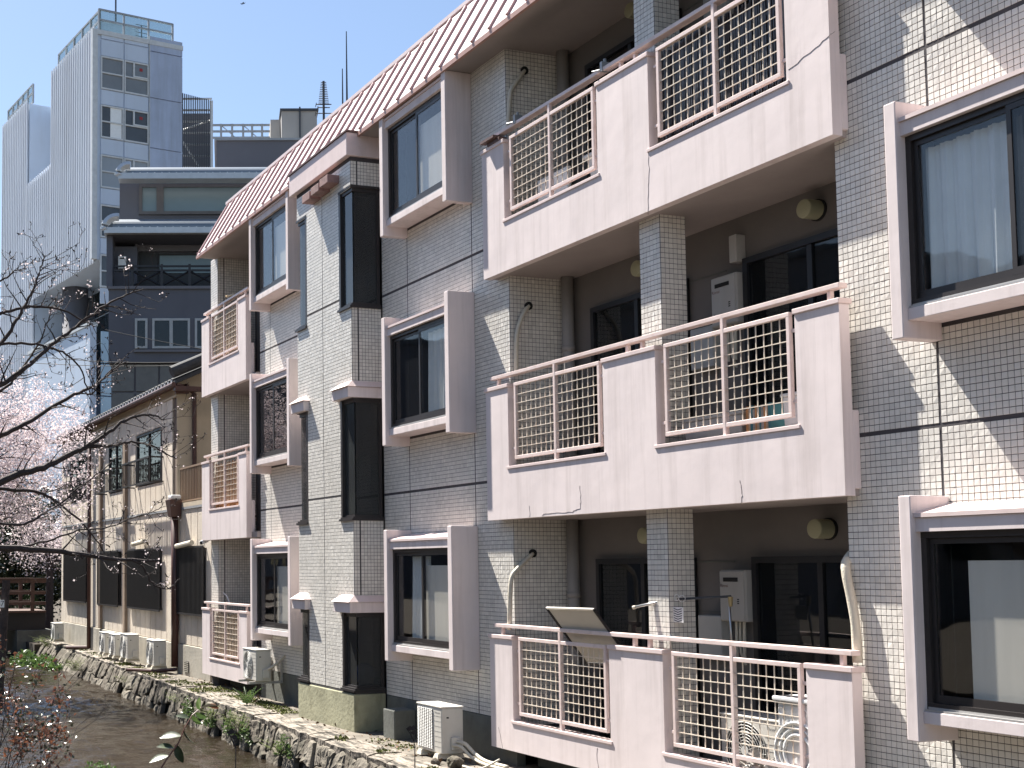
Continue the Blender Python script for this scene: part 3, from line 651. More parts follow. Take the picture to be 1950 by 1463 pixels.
# black netting behind the right grille of the top balcony
nm = MB(); n = 70
for i in range(n):
    x = -10.0+1.68*i/n; nm.box(x, x+.017, -.085+.02*rng.random(), -.07+.02*rng.random(), zt+.15, zt+1.38+.06*rng.random())
for zz in (zt+.3, zt+.75, zt+1.2): nm.box(-10.0, -8.32, -.069, -.055, zz, zz+.03)
tag(nm.build('reed_screen', mat('black_reed', (.03, .026, .028), .35, .4, 25, spec=.8), None), 'black shiny slatted screen tied behind the right grille of the top balcony', 'screen')
# middle balcony: tubs, books, sign
zm = 1.13-.45
def tub(x0, x1, y0, y1, z0, h_, m, label, nm_='storage_box'):
    t = thing(nm_, label, 'box', ((x0+x1)/2, (y0+y1)/2, z0))
    MB().hexa([(x0+.02, y0+.02, z0), (x1-.02, y0+.02, z0), (x1-.02, y1-.02, z0), (x0+.02, y1-.02, z0), (x0, y0, z0+h_), (x1, y0, z0+h_), (x1, y1, z0+h_), (x0, y1, z0+h_)]).build('body', m, t, bevel=.01)
    MB().box(x0-.015, x1+.015, y0-.015, y1+.015, z0+h_+.0005, z0+h_+.03).build('lid', m, t, bevel=.008); return t
tub(-9.88, -9.12, .0, .4, zm, .68, 'box_grey', 'grey storage box at the left behind the right grille of the middle balcony')
tub(-8.62, -8.12, .0, .4, zm, .76, 'plastic_white', 'white storage box at the right behind the right grille of the middle balcony')
tub(-12.55, -12.0, .25, .6, zm, .22, 'heater_grey', 'low grey crate on the floor behind the left grille of the middle balcony')
bk = thing('book_bundle', 'bundle of striped orange and teal books standing behind the right grille of the middle balcony', 'books', (-8.88, 0, zm))
x = -9.06
for i in range(11):
    th = .022+.012*rng.random(); MB().box(x, x+th-.002, .0, .18, zm+.42, zm+.70+.04*rng.random()).build('book', ('orange_reed', 'reed_beige', mat('teal', (.03, .14, .17), .6), 'bag_clear')[i % 4], bk); x += th
MB().box(-9.06, x, -.0, .3, zm, zm+.418).build('carton', 'reed_beige', bk)
def warn_sign(x0, x1, y, z0, z1, label):
    t = thing('warning_sign', label, 'sign', ((x0+x1)/2, y, z0)); m_ = (z0+z1)/2
    MB().box(x0, x1, y-.006, y, m_, z1).build('upper_panel', 'red_sign', t); MB().box(x0, x1, y-.006, y, z0, m_-.0005).build('lower_panel', 'yellow_sign', t)
    q1 = MB(); q2 = MB(); n = 6
    for i in range(n):
        cx_ = x0+(x1-x0)*(i+.5)/n; w2 = (x1-x0)/n*.38
        for q_, zz, hh in ((q1, (m_+z1)/2, (z1-m_)*.32), (q2, (z0+m_)/2, (m_-z0)*.32)):
            q_.box(cx_-w2, cx_+w2, y-.0075, y-.0062, zz+hh*.6, zz+hh); q_.box(cx_-w2*.2, cx_+w2*.2, y-.0076, y-.0062, zz-hh, zz+hh*.55)
            q_.box(cx_-w2*.9, cx_+w2*.8, y-.0075, y-.0062, zz-hh*.1, zz+hh*.2); q_.box(cx_-w2*.9*rng.random(), cx_+w2*.9, y-.0075, y-.0062, zz-hh, zz-hh*.7)
    q1.build('lettering', 'yellow_sign', t); q2.build('lettering', 'red_sign', t)
p0, p1 = onY(1336, 1203, .81), onY(1368, 1222, .81)
warn_sign(p0.x, p1.x, .812, p1.z-.03, p0.z, 'small red and yellow warning sign on the wall of the ground balcony')
p0, p1 = onY(1312, 652, .81), onY(1360, 682, .81)
warn_sign(p0.x, p1.x, .812, p1.z-.03, p0.z, 'small red and yellow warning sign behind the right grille of the middle balcony')
MB().box(-10.02, -9.92, .70, .818, 2.98, 3.25).build('meter_case', 'heater_grey', apt, bevel=.008)
# laundry pole, stands and tag on the ground balcony
lp = thing('laundry_pole', 'steel laundry pole on two upright stands above the ground balcony rail', 'pole', tuple(onY(1276, 1250, -.05)))
A, B, C_ = onY(1207, 1157, -.10), onY(1275, 1142, .06), onY(1392, 1136, .33)
MB().tube([A, B], .014, 10).build('pole', 'steel', lp, smooth=True); MB().tube([A-(B-A).normalized()*.01, A+(B-A).normalized()*.02], .018, 10).build('end_cap', 'pipe_ivory', lp)
MB().tube([B, C_], .012, 10).build('pole', 'dark_metal', lp, smooth=True)
MB().tube([B+Vector((0, 0, -.02)), onY(1279, 1262, -.03)], .013, 10).build('stand', 'steel', lp, smooth=True)
MB().tube([onY(1388, 1141, .32), onY(1396, 1262, .30)], .011, 10).build('stand', 'steel', lp, smooth=True)
MB().tube([B+Vector((0, -.0, .03)), B+Vector((.0, 0, -.10))], [.028, .018], 8).build('clamp', mat('old_brass', (.35, .27, .13), .6), lp); c2 = onY(1391, 1143, .32)
MB().tube([c2+Vector((0, 0, .03)), c2+Vector((0, 0, -.06))], [.024, .016], 8).build('clamp', 'old_brass', lp)
tgp = onY(1289, 1150, .04); hg = thing('hanging_tag', 'white hanging tag with dark chevrons clipped to the laundry pole', 'tag', tuple(tgp))
T0, T1 = onY(1281, 1156, .04), onY(1302, 1186, .04); tw = T1.x-T0.x
MB().box(T0.x, T1.x, .037, .043, T1.z, T0.z).build('sheet', 'plastic_white', hg)
ch = MB(); nch = 6
for i in range(nch):
    z = T0.z-(T0.z-T1.z)*(i+.8)/(nch+.6); xm = (T0.x+T1.x)/2; e = .009
    for sg in (-1, 1): ch.quad((xm, .0358, z-.014), (xm, .0358, z-.014+e), (xm+sg*tw*.38, .0358, z+e), (xm+sg*tw*.38, .0358, z))
ch.build('chevrons', 'blue_black', hg)
MB().ring(tgp+Vector((0, 0, .06)), (1, 0, 0), (0, 0, 1), .03, .004, 14).ring(tgp+Vector((.05, .02, .05)), (.7, .7, 0), (0, 0, 1), .03, .004, 14).build('clip', 'plastic_white', hg)
# leaning screen on the ground balcony
TL, TR, BR_, BL = onY(1041, 1158, -.26), onY(1131, 1161, -.26), onY(1208, 1268, .06), onY(1118, 1264, .06)
sc_ = thing('leaning_screen', 'beige framed screen panel leaning over the ground balcony rail', 'screen', tuple((BL+BR_)/2))
nrm = (TR-TL).cross(BL-TL).normalized()
def slab(a, b, c_, d_, th): return MB().hexa([a, b, c_, d_, a+nrm*th, b+nrm*th, c_+nrm*th, d_+nrm*th])
ux = (TR-TL).normalized(); uy = (BL-TL).normalized()
slab(TL+ux*.02+uy*.02, TR-ux*.02+uy*.02, BR_-ux*.02-uy*.02, BL+ux*.02-uy*.02, .006).build('mesh_sheet', 'screen_beige', sc_)
for a, b in ((TL, TR), (TR, BR_), (BR_, BL), (BL, TL)):
    MB().tube([a, b], .015, 4).build('frame_bar', 'bronze_frame' if a is not TL else 'steel', sc_)
# clamps and plank on the top balcony rail
for px, py, lb in ((986, 228, 'left'), (1152, 128, 'right')):
    p = onY(px, py, -.13); c_ = MB(); c_.box(p.x-.018, p.x+.018, p.y-.05, p.y+.05, p.z-.05, p.z+.05); c_.tube([p+Vector((-.02, -.05, -.03)), p+Vector((-.11, -.08, -.02))], .008, 6); c_.tube([p+Vector((0, 0, .05)), p+Vector((.0, 0, .085))], .016, 8)
    tag(c_.build('rail_clamp', 'grey_metal', None), 'small metal clamp on the top balcony handrail, %s one of two' % lb, 'clamp')
p = onY(945, 262, -.16); pk = thing('timber_offcut', 'dark brown timber offcut lying on the left end of the top balcony cap', 'plank', tuple(p))
zc = 2.125+DZ[2]
MB().box(-13.10, -12.80, -.25, -.17, zc+.045, zc+.075).build('plank', 'dark_brown', pk); MB().box(-13.02, -12.75, -.20, -.10, zc+.001, zc+.044).build('plank', 'dark_brown', pk)
# reed screens behind far balcony grilles
for k, m_, lb in ((1, 'orange_reed', 'orange reed blind behind the grille of the far middle balcony'), (0, 'reed_beige', 'pale reed blind behind the grille of the far ground balcony'), (2, 'reed_beige', 'brown bundled slats behind the grille of the far top balcony')):
    zz = 1.13+DZ[k]; q = MB()
    for i in range(46): x = -23.66+1.6*i/46; q.box(x, x+.024, -.07+.012*rng.random(), -.055, zz+.02, zz+.88+.05*rng.random())
    tag(q.build('reed_blind', m_, None), lb, 'blind')
fp = MB().tube([onY(430, 565, .1), onY(447, 561, .0)], .02, 8); tag(fp.build('brass_arm', mat('brass_arm_m', (.5, .36, .18), .5), None), 'short brass coloured pole end above the far top balcony rail', 'pole')
q = MB().tube([onY(415, 1120, .1), onY(432, 1135, .1), onY(438, 1150, .1)], .012, 6); tag(q.build('towel_bar', 'plastic_white', None), 'thin white bent bar above the far ground balcony rail', 'bar')
# cctv camera at the corner of the beige house
cv = thing('security_camera', 'small white security camera at the corner of the beige house under the pink balcony', 'camera', tuple(onY(396, 1030, -.05)))
a, b = onY(383, 1034, -.2), onY(394, 1029, -.05)
MB().tube([a, b], .045, 10).build('body', 'plastic_white', cv, smooth=True); MB().tube([b, b+Vector((.15, .1, .02))], .018, 8).build('arm', 'plastic_white', cv); MB().tube([a-(b-a).normalized()*.004, a], .035, 10).build('lens', 'dark_void', cv)
# ================================================================== ground, stream, stone wall
WZ = -2.85
def sheet(name, m, pts, z, kind='structure'):
    o = MB().add([(x, y, z) for x, y in pts], [tuple(range(len(pts)))]).build(name, m); o['kind'] = kind; return o
sheet('ground', 'soil', [(-900, -900), (300, -900), (300, 900), (-900, 900)], -3.6)
rb = MB().box(-300, 40, -.10, 300, -3.5, G0-.012).box(-300, -40.2, -.6, -.1005, -3.5, G0-.1); o = rb.build('right_bank', 'soil'); o['kind'] = 'structure'
lb = MB().box(-300, 40, -300, -6.75, -3.5, -1.6); o = lb.build('left_bank', 'soil'); o['kind'] = 'structure'
XT = [-46, -42, -37, -29, -23, -17, -13.8, -8, 6]; YT = [-.30, -.28, -.25, -.60, -.88, -1.14, -1.28, -1.50, -2.1]
XB = [-46, -36, -29, -23, -19, -15, -10, 6]; YB = [-.66, -.70, -.88, -1.04, -1.18, -1.38, -1.64, -2.4]
ytop = lambda x: float(np.interp(x, XT, YT)); ybot = lambda x: float(np.interp(x, XB, YB))
pc = MB(); xs = np.linspace(-46, 6, 60)
for a, b in zip(xs[:-1], xs[1:]): pc.quad((a, ytop(a)+.4, G0), (b, ytop(b)+.4, G0), (b, .3, G0+.006), (a, .3, G0+.006))
o = pc.build('path', 'path_concrete'); o['kind'] = 'structure'
wt = MB(); nx, ny = 1, 1
wt.quad((-160, -6.8, WZ-.01), (-46, -6.8, WZ-.01), (-46, .3, WZ-.01), (-160, .3, WZ-.01)); wt.quad((-9, -6.8, WZ-.01), (8, -6.8, WZ-.01), (8, -.2, WZ-.01), (-9, -.2, WZ-.01))
gx = np.concatenate([np.linspace(-46, -30, 260), np.linspace(-30, -9, 460)[1:]]); gy = np.linspace(-6.8, -.3, 150); GX, GY = np.meshgrid(gx, gy)
Hh = np.zeros_like(GX); r2_ = np.random.default_rng(3)
for i in range(90):                                   # many short crossing ripples carried along the stream
    lam = np.exp(r2_.uniform(math.log(.16), math.log(1.3))); an_ = r2_.normal(0, .75); kx, ky = math.cos(an_)*6.283/lam, math.sin(an_)*6.283/lam
    Hh += .0042*lam**.9*np.sin(kx*GX+ky*GY+r2_.uniform(0, 6.283)+.6*np.sin(.9*GX*r2_.uniform(.5, 1.5)+1.3*GY+i))
amp_ = .55+.45*np.sin(.55*GX+.4*np.sin(GY*1.1)+1.0)*np.sin(.8*GY+.2*GX); amp_ = amp_*(1.0+.7*(GX < -24))
Hh = Hh*np.clip(amp_, .25, 2)
o_ = len(wt.v); wt.v += [(a, b_, WZ+c_) for a, b_, c_ in zip(GX.ravel().tolist(), GY.ravel().tolist(), Hh.ravel().tolist())]; nx_ = len(gx)
for j in range(len(gy)-1):
    for i in range(nx_-1): k_ = o_+j*nx_+i; wt.f.append((k_, k_+1, k_+nx_+1, k_+nx_))
m = bpy.data.materials.new('water'); m.use_nodes = True; N = m.node_tree.nodes; L = m.node_tree.links; b = N['Principled BSDF']; MATS['water'] = m
b.inputs['Base Color'].default_value = (.035, .027, .017, 1); b.inputs['Roughness'].default_value = .06; b.inputs['IOR'].default_value = 1.33
tc = N.new('ShaderNodeTexCoord'); mp = N.new('ShaderNodeMapping'); mp.inputs['Scale'].default_value = (.8, 1.6, 1); L.new(tc.outputs['Object'], mp.inputs[0])
n1 = N.new('ShaderNodeTexNoise'); n1.inputs['Scale'].default_value = 3.2; n1.inputs['Detail'].default_value = 5; n1.inputs['Roughness'].default_value = .62; n1.inputs['Distortion'].default_value = .6; L.new(mp.outputs[0], n1.inputs[0])
n2 = N.new('ShaderNodeTexNoise'); n2.inputs['Scale'].default_value = 15; n2.inputs['Detail'].default_value = 3; L.new(mp.outputs[0], n2.inputs[0])
ad = N.new('ShaderNodeMath'); ad.operation = 'MULTIPLY_ADD'; ad.inputs[1].default_value = .35; L.new(n2.outputs[0], ad.inputs[0]); L.new(n1.outputs[0], ad.inputs[2])
bp = N.new('ShaderNodeBump'); bp.inputs['Strength'].default_value = .5; bp.inputs['Distance'].default_value = .03; L.new(ad.outputs[0], bp.inputs['Height']); L.new(bp.outputs[0], b.inputs['Normal'])
n3 = N.new('ShaderNodeTexNoise'); n3.inputs['Scale'].default_value = 1.1; L.new(tc.outputs['Object'], n3.inputs[0]); rp = N.new('ShaderNodeValToRGB'); rp.color_ramp.elements[0].color = (.014, .011, .008, 1); rp.color_ramp.elements[1].color = (.035, .026, .017, 1); L.new(n3.outputs[0], rp.inputs[0]); L.new(rp.outputs[0], b.inputs['Base Color'])
o = wt.build('stream', 'water', smooth=True); o['kind'] = 'structure'
# stone wall
sw = thing('stone_wall', 'low retaining wall of rough weathered stones along the stream', 'wall', (-25, -1, WZ-.3))
core = MB(); xs = np.linspace(-45.5, -4, 90)
for a, b_ in zip(xs[:-1], xs[1:]): core.hexa([(a, ybot(a)+.06, WZ-.4), (b_, ybot(b_)+.06, WZ-.4), (b_, .2, WZ-.4), (a, .2, WZ-.4), (a, ytop(a)+.07, G0-.045), (b_, ytop(b_)+.07, G0-.045), (b_, .2, G0-.045), (a, .2, G0-.045)])
core.build('wall_core', 'mortar', sw)
def wp(x, v, out=0.0):                               # v: 0 at the bottom, 1 at the top of the wall face
    z = WZ-.15+(G0-.06-WZ+.15)*v; y = ybot(x)+(ytop(x)-ybot(x))*v
    return Vector((x, y-out, z))
cols = [-45.0]
while cols[-1] < -9: cols.append(cols[-1]+rng.uniform(.17, .46)*(1.0 if cols[-1] > -30 else 1.15))
nc = len(cols); grid = []
for i in range(nc):
    g = [0.0]; g.append(rng.uniform(.36, .62)); g.append(1.0); grid.append([(cols[i]+rng.uniform(-.07, .07), v) for v in g])
from mathutils import noise as mn
for i in range(nc-1):
    for j in range(2):
        if rng.random() < .12 and j == 0: continue
        A, B, C_, D = grid[i][j], grid[i+1][j], grid[i+1][j+1], grid[i][j+1]
        loop = []
        for P_, Q in ((A, B), (B, C_), (C_, D), (D, A)):
            for t in (0, .33, .67): loop.append((P_[0]+(Q[0]-P_[0])*t+rng.uniform(-.03, .03), P_[1]+(Q[1]-P_[1])*t+rng.uniform(-.055, .055)))
        cx_ = sum(p[0] for p in loop)/12; cv_ = sum(p[1] for p in loop)/12; st = MB(); st.v = []
        tilt = rng.uniform(-.12, .12), rng.uniform(-.05, .05); base = rng.uniform(-.02, .035)
        for f_, dep in ((.96, -.06), (.95, .012+base), (.86, .032+base), (.45, .036+base)):
            for lx, lv in loop:
                x_ = cx_+(lx-cx_)*f_; v_ = cv_+(lv-cv_)*f_; dd = dep+tilt[0]*(x_-cx_)+tilt[1]*(v_-cv_)
                if dep > .01: dd += rng.uniform(-.014, .014)
                st.v.append(tuple(wp(x_, v_, dd)))
        st.v.append(tuple(wp(cx_, cv_, .036+base+rng.uniform(-.012, .012))))
        for r_ in range(3):
            for k in range(12): st.f.append((r_*12+k, r_*12+(k+1) % 12, (r_+1)*12+(k+1) % 12, (r_+1)*12+k))
        for k in range(12): st.f.append((36+k, 36+(k+1) % 12, 48))
        st.build('stone', 'stone' if rng.random() < .6 else 'stone_pale', sw)
# coping stones on top
x = -45.0
while x < -9:
    ln = rng.uniform(.5, 1.0); n, m_ = 9, 5; cp = MB(); top = []
    g = rng.uniform(-.012, .015)
    for j in range(m_):
        for i in range(n):
            t = i/(n-1); xx = x+.012+(ln-.024)*t; v = j/(m_-1)
            yf = ytop(xx)-.03-.045*mn.noise(Vector((xx*3.1, 0, 0))); yk = ytop(xx)+.43+.06*mn.noise(Vector((xx*2, 5, 0)))
            zz = G0+.012+g+.02*mn.noise(Vector((xx*4, v*4, 1)))+.012*mn.noise(Vector((xx*11, v*9, 3)))
            if j == 0: zz -= .02
            cp.v.append((xx, yf+(yk-yf)*v, zz))
    for j in range(m_-1):
        for i in range(n-1): cp.f.append((j*n+i, j*n+i+1, (j+1)*n+i+1, (j+1)*n+i))
    o_ = len(cp.v)
    for i in range(n): p_ = cp.v[i]; cp.v.append((p_[0], p_[1]+.01+.02*mn.noise(Vector((p_[0]*6, 9, 0))), G0-.12+.03*mn.noise(Vector((p_[0]*5, 2, 0)))))
    for i in range(n-1): cp.f.append((o_+i, o_+i+1, i+1, i))
    for i in range(2):
        e = 0 if i == 0 else n-1; k0 = len(cp.v); col = [cp.v[j*n+e] for j in range(m_)]
        for p_ in col: cp.v.append((p_[0], p_[1], G0-.12))
        for j in range(m_-1): cp.f.append((e+j*n, e+(j+1)*n, k0+j+1, k0+j))
    cp.build('coping_stone', 'coping', sw); x += ln
# ================================================================== beige house
HX0, HXU, HX1 = -39.4, -26.85, -24.4
ho = thing('beige_house', 'two storey beige house with grooved wall panels and a black tiled roof', 'house', ((HX0+HX1)/2, 4, G0))
ZP, ZF, ZU = -1.64, 1.33, 3.93
MB().box(HX0, HX1, HY+.02, 8, G0-.02, ZF-.02).box(HX0, HXU-.02, HY+.02, 8, ZF-.0195, ZU).build('wall', 'joint_brown', ho)
MB().box(HX0-.02, HX1+.02, HY-.05, HY+.0195, G0-.02, ZP).build('plinth', 'plinth', ho, bevel=.01)
MB().box(HXU-.0195, HXU+.005, HY, 7.5, ZF-.015, ZU).build('side_wall', 'beige_plain', ho)
wins = []
for (a, b_, t, bt) in ((262, 309, 819, 912), (209, 236.5, 853, 942), (135, 168, 872, 955)):
    p, q = onY(a, (t+bt)/2, HY), onY(b_, t, HY); zt_ = onY(b_, t-3, HY).z; zb_ = onY(b_, bt, HY).z; wins.append((p.x, q.x, 2.02, 3.26, 'up'))
for (a, b_) in ((336.5, 393), (249.5, 309), (192, 229), (127, 168)):
    p, q = onY(a, 1100, HY), onY(b_, 1100, HY); wins.append((p.x, q.x, -.93, .41, 'bar'))
PW = .46; JW = .016
x = HX1
while x > HX0+.1:
    a, b_ = max(x-PW, HX0), x; hi = ZU-.12 if b_ <= HXU+.01 else ZF-.1
    if a < HXU < b_: hi = ZF-.1
    for z0, z1 in ((ZP+.012, ZF-.06), (ZF+.0, hi)):
        if z1-z0 < .3: continue
        cut = sorted([(w_[2]-.03, w_[3]+.03) for w_ in wins if w_[0]-.02 < (a+b_)/2 < w_[1]+.02 and w_[2] < z1 and w_[3] > z0]); zz = z0
        for c0, c1 in cut+[(z1, z1)]:
            if c0-zz > .05: MB().box(a+JW, b_-JW, HY-.010, HY+.02, zz, c0).build('panel', 'beige_stucco', ho, bevel=.004, seg=1)
            zz = c1
    x -= PW
MB().box(HX0, HX1+.01, HY-.03, HY+.02, ZF-.055, ZF-.005).build('floor_flashing', 'tile_end', ho)
MB().box(HX0, HXU+.02, HY-.03, HY+.02, ZU-.115, ZU-.07).build('frieze_moulding', 'beige_plain', ho)
MB().box(HX0, HXU+.01, HY-.012, HY+.02, ZU-.0695, ZU+.24).build('frieze', mat('frieze_brown', (.30, .24, .16), .9), ho)
for j, (x0, x1, z0, z1, kd) in enumerate(wins):
    f = MB(); y0, y1 = HY-.03, HY+.03
    f.box(x0, x1, y0, y1, z1-.05, z1); f.box(x0, x1, y0, y1, z0, z0+.05); f.box(x0, x0+.05, y0, y1, z0+.0505, z1-.0505); f.box(x1-.05, x1, y0, y1, z0+.0505, z1-.0505)
    mx_ = (x0+x1)/2; f.box(mx_-.025, mx_+.025, y0+.005, y1, z0+.0505, z1-.0505)
    wn = f.build('window', 'black_frame', ho)
    MB().box(x0+.04, x1-.04, HY+.006, HY+.012, z0+.04, z1-.04).build('pane', 'pane_dark', wn)
    MB().box(x0+.04, x1-.04, HY+.0125, HY+.019, z0+.04, z1-.04).build('interior', 'interior', wn)
    if kd == 'up':
        MB().box(x0+.06, x0+.06+(x1-x0)*.22, HY+.0121, HY+.0124, z0+.05, z1-.05).build('curtain', mat('olive_curtain', (.16, .19, .06), .9), wn)
        g = MB(); yb = HY-.33; xa, xb = x0-.25, x1+.12
        g.box(xa, xb, yb-.02, yb+.02, z0+.52, z0+.56); g.box(xa, xb, yb-.02, yb+.02, z0-.04, z0-.01)
        for xx in (xa, xb): g.box(xx-.018, xx+.018, yb+.021, HY-.01, z0+.52, z0+.555); g.box(xx-.018, xx+.018, yb+.021, HY-.01, z0-.04, z0-.01)
        nb = int((xb-xa)/.13)
        for i in range(nb+1): xx = xa+(xb-xa)*i/nb; g.box(xx-.009, xx+.009, yb-.009, yb+.009, z0-.0095, z0+.5195)
        g.build('window_rail', 'bars_black', wn)
    else:
        g = MB(); yb = HY-.085; xa, xb = x0-.05, x1+.05; zz0, zz1 = z0-.06, z1+.06
        for zz in (zz0, zz1-.04): g.box(xa, xb, yb-.012, yb+.012, zz, zz+.04)
        for xx in (xa, xb-.03):
            for zz in (zz0+.041, zz1-.08): g.box(xx, xx+.03, yb+.0125, HY-.01, zz, zz+.03)
        nb = int((xb-xa)/.085)
        for i in range(nb+1): xx = xa+(xb-xa)*i/nb; g.box(xx-.013, xx+.013, yb-.0115, yb+.0115, zz0+.0405, zz1-.0405)
        g.build('window_bars', 'bars_black', wn)
for px, z0, z1, r_ in ((334, ZP-.5, 1.25, .085), (170, G0+.05, ZU+.1, .055)):
    p = onY(px, 1100, HY-.09); MB().tube([(p.x, HY-.10, z0), (p.x, HY-.10, z1)], r_, 10).build('downpipe', 'brown_paint', ho, smooth=True)
for px, z1 in ((239, 3.2), (192, 3.7)):
    p = onY(px, 1100, HY-.05); MB().box(p.x-.16, p.x+.06, HY-.09, HY-.0105, ZP+.02, z1).build('pilaster', mat('pilaster_brown', (.27, .20, .145), .8, .2, 3), ho, bevel=.01)
p = onY(334, 970, HY-.12); MB().hexa([(p.x-.12, HY-.25, 1.12), (p.x+.12, HY-.25, 1.12), (p.x+.12, HY-.03, 1.12), (p.x-.12, HY-.03, 1.12), (p.x-.2, HY-.30, 1.5), (p.x+.2, HY-.30, 1.5), (p.x+.2, HY-.02, 1.5), (p.x-.2, HY-.02, 1.5)]).build('rain_hopper', 'brown_paint', ho, bevel=.01)
MB().box(p.x-.13, p.x+.16, HY-.26, HY-.03, 1.503, 1.6).build('hopper_cover', 'plastic_white', ho, bevel=.03)
MB().tube([(p.x, HY-.1, G0+.1), (p.x-.3, HY-.5, G0+.05), (p.x-1.0, HY-.95, G0+.045)], .04, 8).build('drain_pipe', 'brown_paint', ho)
p2 = onY(170, 1100, HY-.09); MB().tube([(p2.x, HY-.1, G0+.08), (p2.x-.6, HY-.6, G0+.05)], .05, 8).build('drain_pipe', 'brown_paint', ho)
for px, py in ((265, 1035), (352, 1038)):
    p = onY(px, py, HY-.1); MB().tube([(p.x-.55, HY-.12, p.z-.02), (p.x+.55, HY-.12, p.z+.04)], .055, 10).build('awning_roll', 'pipe_ivory', ho)
p = onY(355, 1270, HY-.06); MB().box(p.x-.15, p.x+.15, HY-.062, HY-.052, p.z-.12, p.z+.12).build('vent_grate', 'dark_void', ho)
g = MB()
for i in range(6): g.box(p.x-.15, p.x+.15, HY-.068, HY-.0625, p.z-.11+i*.04, p.z-.095+i*.04)
g.build('vent_louvre', 'plinth', ho)
# terrace parapet and rail on the lower block
MB().box(HXU+.01, HX1, HY-.03, HY+.12, ZF-.004, ZF+.09).build('terrace_kerb', 'beige_plain', ho)
g = MB(); g.box(HXU+.1, HX1, HY+.03, HY+.07, ZF+.84, ZF+.88); g.box(HXU+.1, HX1, HY+.03, HY+.07, ZF+.12, ZF+.15)
for i in range(22): xx = HXU+.12+(HX1-HXU-.16)*i/21; g.box(xx-.011, xx+.011, HY+.04, HY+.06, ZF+.1505, ZF+.8395)
g.build('terrace_rail', mat('rail_brown', (.22, .15, .10), .6), ho)
# roof
EYH = HY-.15; rz0, rz1 = ZU+.17, ZU+2.1; RYH = 4.2
rf = MB().hexa([(HX0-.4, EYH, rz0-.05), (HXU+.42, EYH, rz0-.05), (HXU+.42, RYH, rz1-.05), (HX0-.4, RYH, rz1-.05), (HX0-.4, EYH, rz0+.03), (HXU+.42, EYH, rz0+.03), (HXU+.42, RYH, rz1+.03), (HX0-.4, RYH, rz1+.03)]).build('roof', 'roof_tile', ho)
MB().hexa([(HX0-.4, RYH+.003, rz1-.05), (HXU+.42, RYH+.003, rz1-.05), (HXU+.42, 8.6, rz0-.05), (HX0-.4, 8.6, rz0-.05), (HX0-.4, RYH+.003, rz1+.03), (HXU+.42, RYH+.003, rz1+.03), (HXU+.42, 8.6, rz0+.03), (HX0-.4, 8.6, rz0+.03)]).build('roof', 'roof_tile', ho)
MB().box(HX0-.4, HXU+.42, EYH+.02, HY-.0125, rz0-.085, rz0-.052).build('eave_board', 'brown_paint', ho)
MB().prism([(HY+.02, ZU), (HY+.02, rz0+.1), (RYH, rz1-.06), (8.2, rz0+.05), (8.2, ZU)], 'x', HXU-.3, HXU).build('gable_wall', 'beige_plain', ho)
MB().tube([(HX0-.4, EYH-.05, rz0-.07), (HXU+.42, EYH-.05, rz0-.07)], .055, 8).build('gutter', 'brown_paint', ho)
MB().box(HXU+.30, HXU+.44, EYH-.02, RYH, rz0-.2, rz0-.1).build('barge_gutter', 'brown_paint', ho)
sl_ = (rz1-rz0)/(RYH-EYH); te = MB(); ce = MB()
nR = int((HXU+.4-(HX0-.4))/.27)
cm_ = MB(); ln = Vector((0, RYH-EYH, rz1-rz0)); cm_.tube([(0, EYH, rz0+.04), (0, RYH, rz1+.04)], .062, 8)
me_c = bpy.data.meshes.new('cover_tile'); me_c.from_pydata(cm_.v, [], cm_.f); me_c.update(); me_c.materials.append(MATS['roof_tile'])
dm = MB().tube([(0, EYH-.015, rz0+.035), (0, EYH-.001, rz0+.035)], .062, 10); me_d = bpy.data.meshes.new('tile_end'); me_d.from_pydata(dm.v, [], dm.f); me_d.update(); me_d.materials.append(MATS['tile_end'])
for i in range(nR+1):
    xx = HX0-.3+.27*i
    if xx > HXU+.3: break
    o = link('cover_tile', me_c, rf); o.location.x = xx; o = link('tile_end', me_d, rf); o.location.x = xx
MB().tube([(HXU+.36, EYH-.08, rz0+.2), (HXU+.36, RYH, rz1+.22)], .135, 14).build('verge_ridge', 'roof_tile', ho, smooth=False)
MB().tube([(HX0-.4, RYH, rz1+.18), (HXU+.42, RYH, rz1+.18)], .16, 12).build('ridge', 'roof_tile', ho)
p = onX(370, 860, HXU+.06); MB().tube([(HXU+.07, p.y, ZF+.05), (HXU+.07, p.y, ZU-.05), (HXU+.2, p.y-.25, rz0-.05)], .05, 8).build('downpipe', 'brown_paint', ho)
MB().box(HXU+.03, HXU+.16, p.y-.45, p.y-.15, rz0-.22, rz0-.02).build('rain_head', 'brown_paint', ho)
# ================================================================== bridge over the stream
BXB = -42.0
br_ = thing('footbridge', 'dark brown footbridge with a railing crossing the stream beyond the beige house', 'bridge', (BXB, -3, WZ))
MB().box(BXB-2.4, BXB+.0, -9, .1, -2.02, -1.45).build('girder', mat('bridge_dark', (.035, .032, .03), .9), br_)
MB().box(BXB-2.4, BXB+.1, -9, .1, -1.449, -1.38).build('deck', 'wood_rail', br_)
for xx in (BXB+.02, BXB-2.3):
    for z in (-.47, -.85, -1.2): MB().box(xx-.04, xx+.04, -9, .1, z, z+.11).build('rail', 'wood_rail', br_)
    MB().box(xx-.07, xx+.07, -9, .1, -.359, -.31).build('top_rail', 'wood_rail', br_)
    for i in range(8): yy = -8.4+i*1.15; MB().box(xx-.035, xx+.055, yy-.06, yy+.06, -1.3795, -.3595).build('post', 'wood_rail', br_)
MB().box(BXB-2.6, BXB+.3, -.9, .3, -3.3, -2.0215).build('abutment', 'base_concrete', br_)
pt0, pt1 = onX(12, 1105, -14.0), onX(2, 1275, -14.0)
po = thing('marker_post', 'dark leaning post with a small white number plate at the left edge', 'post', tuple(pt1))
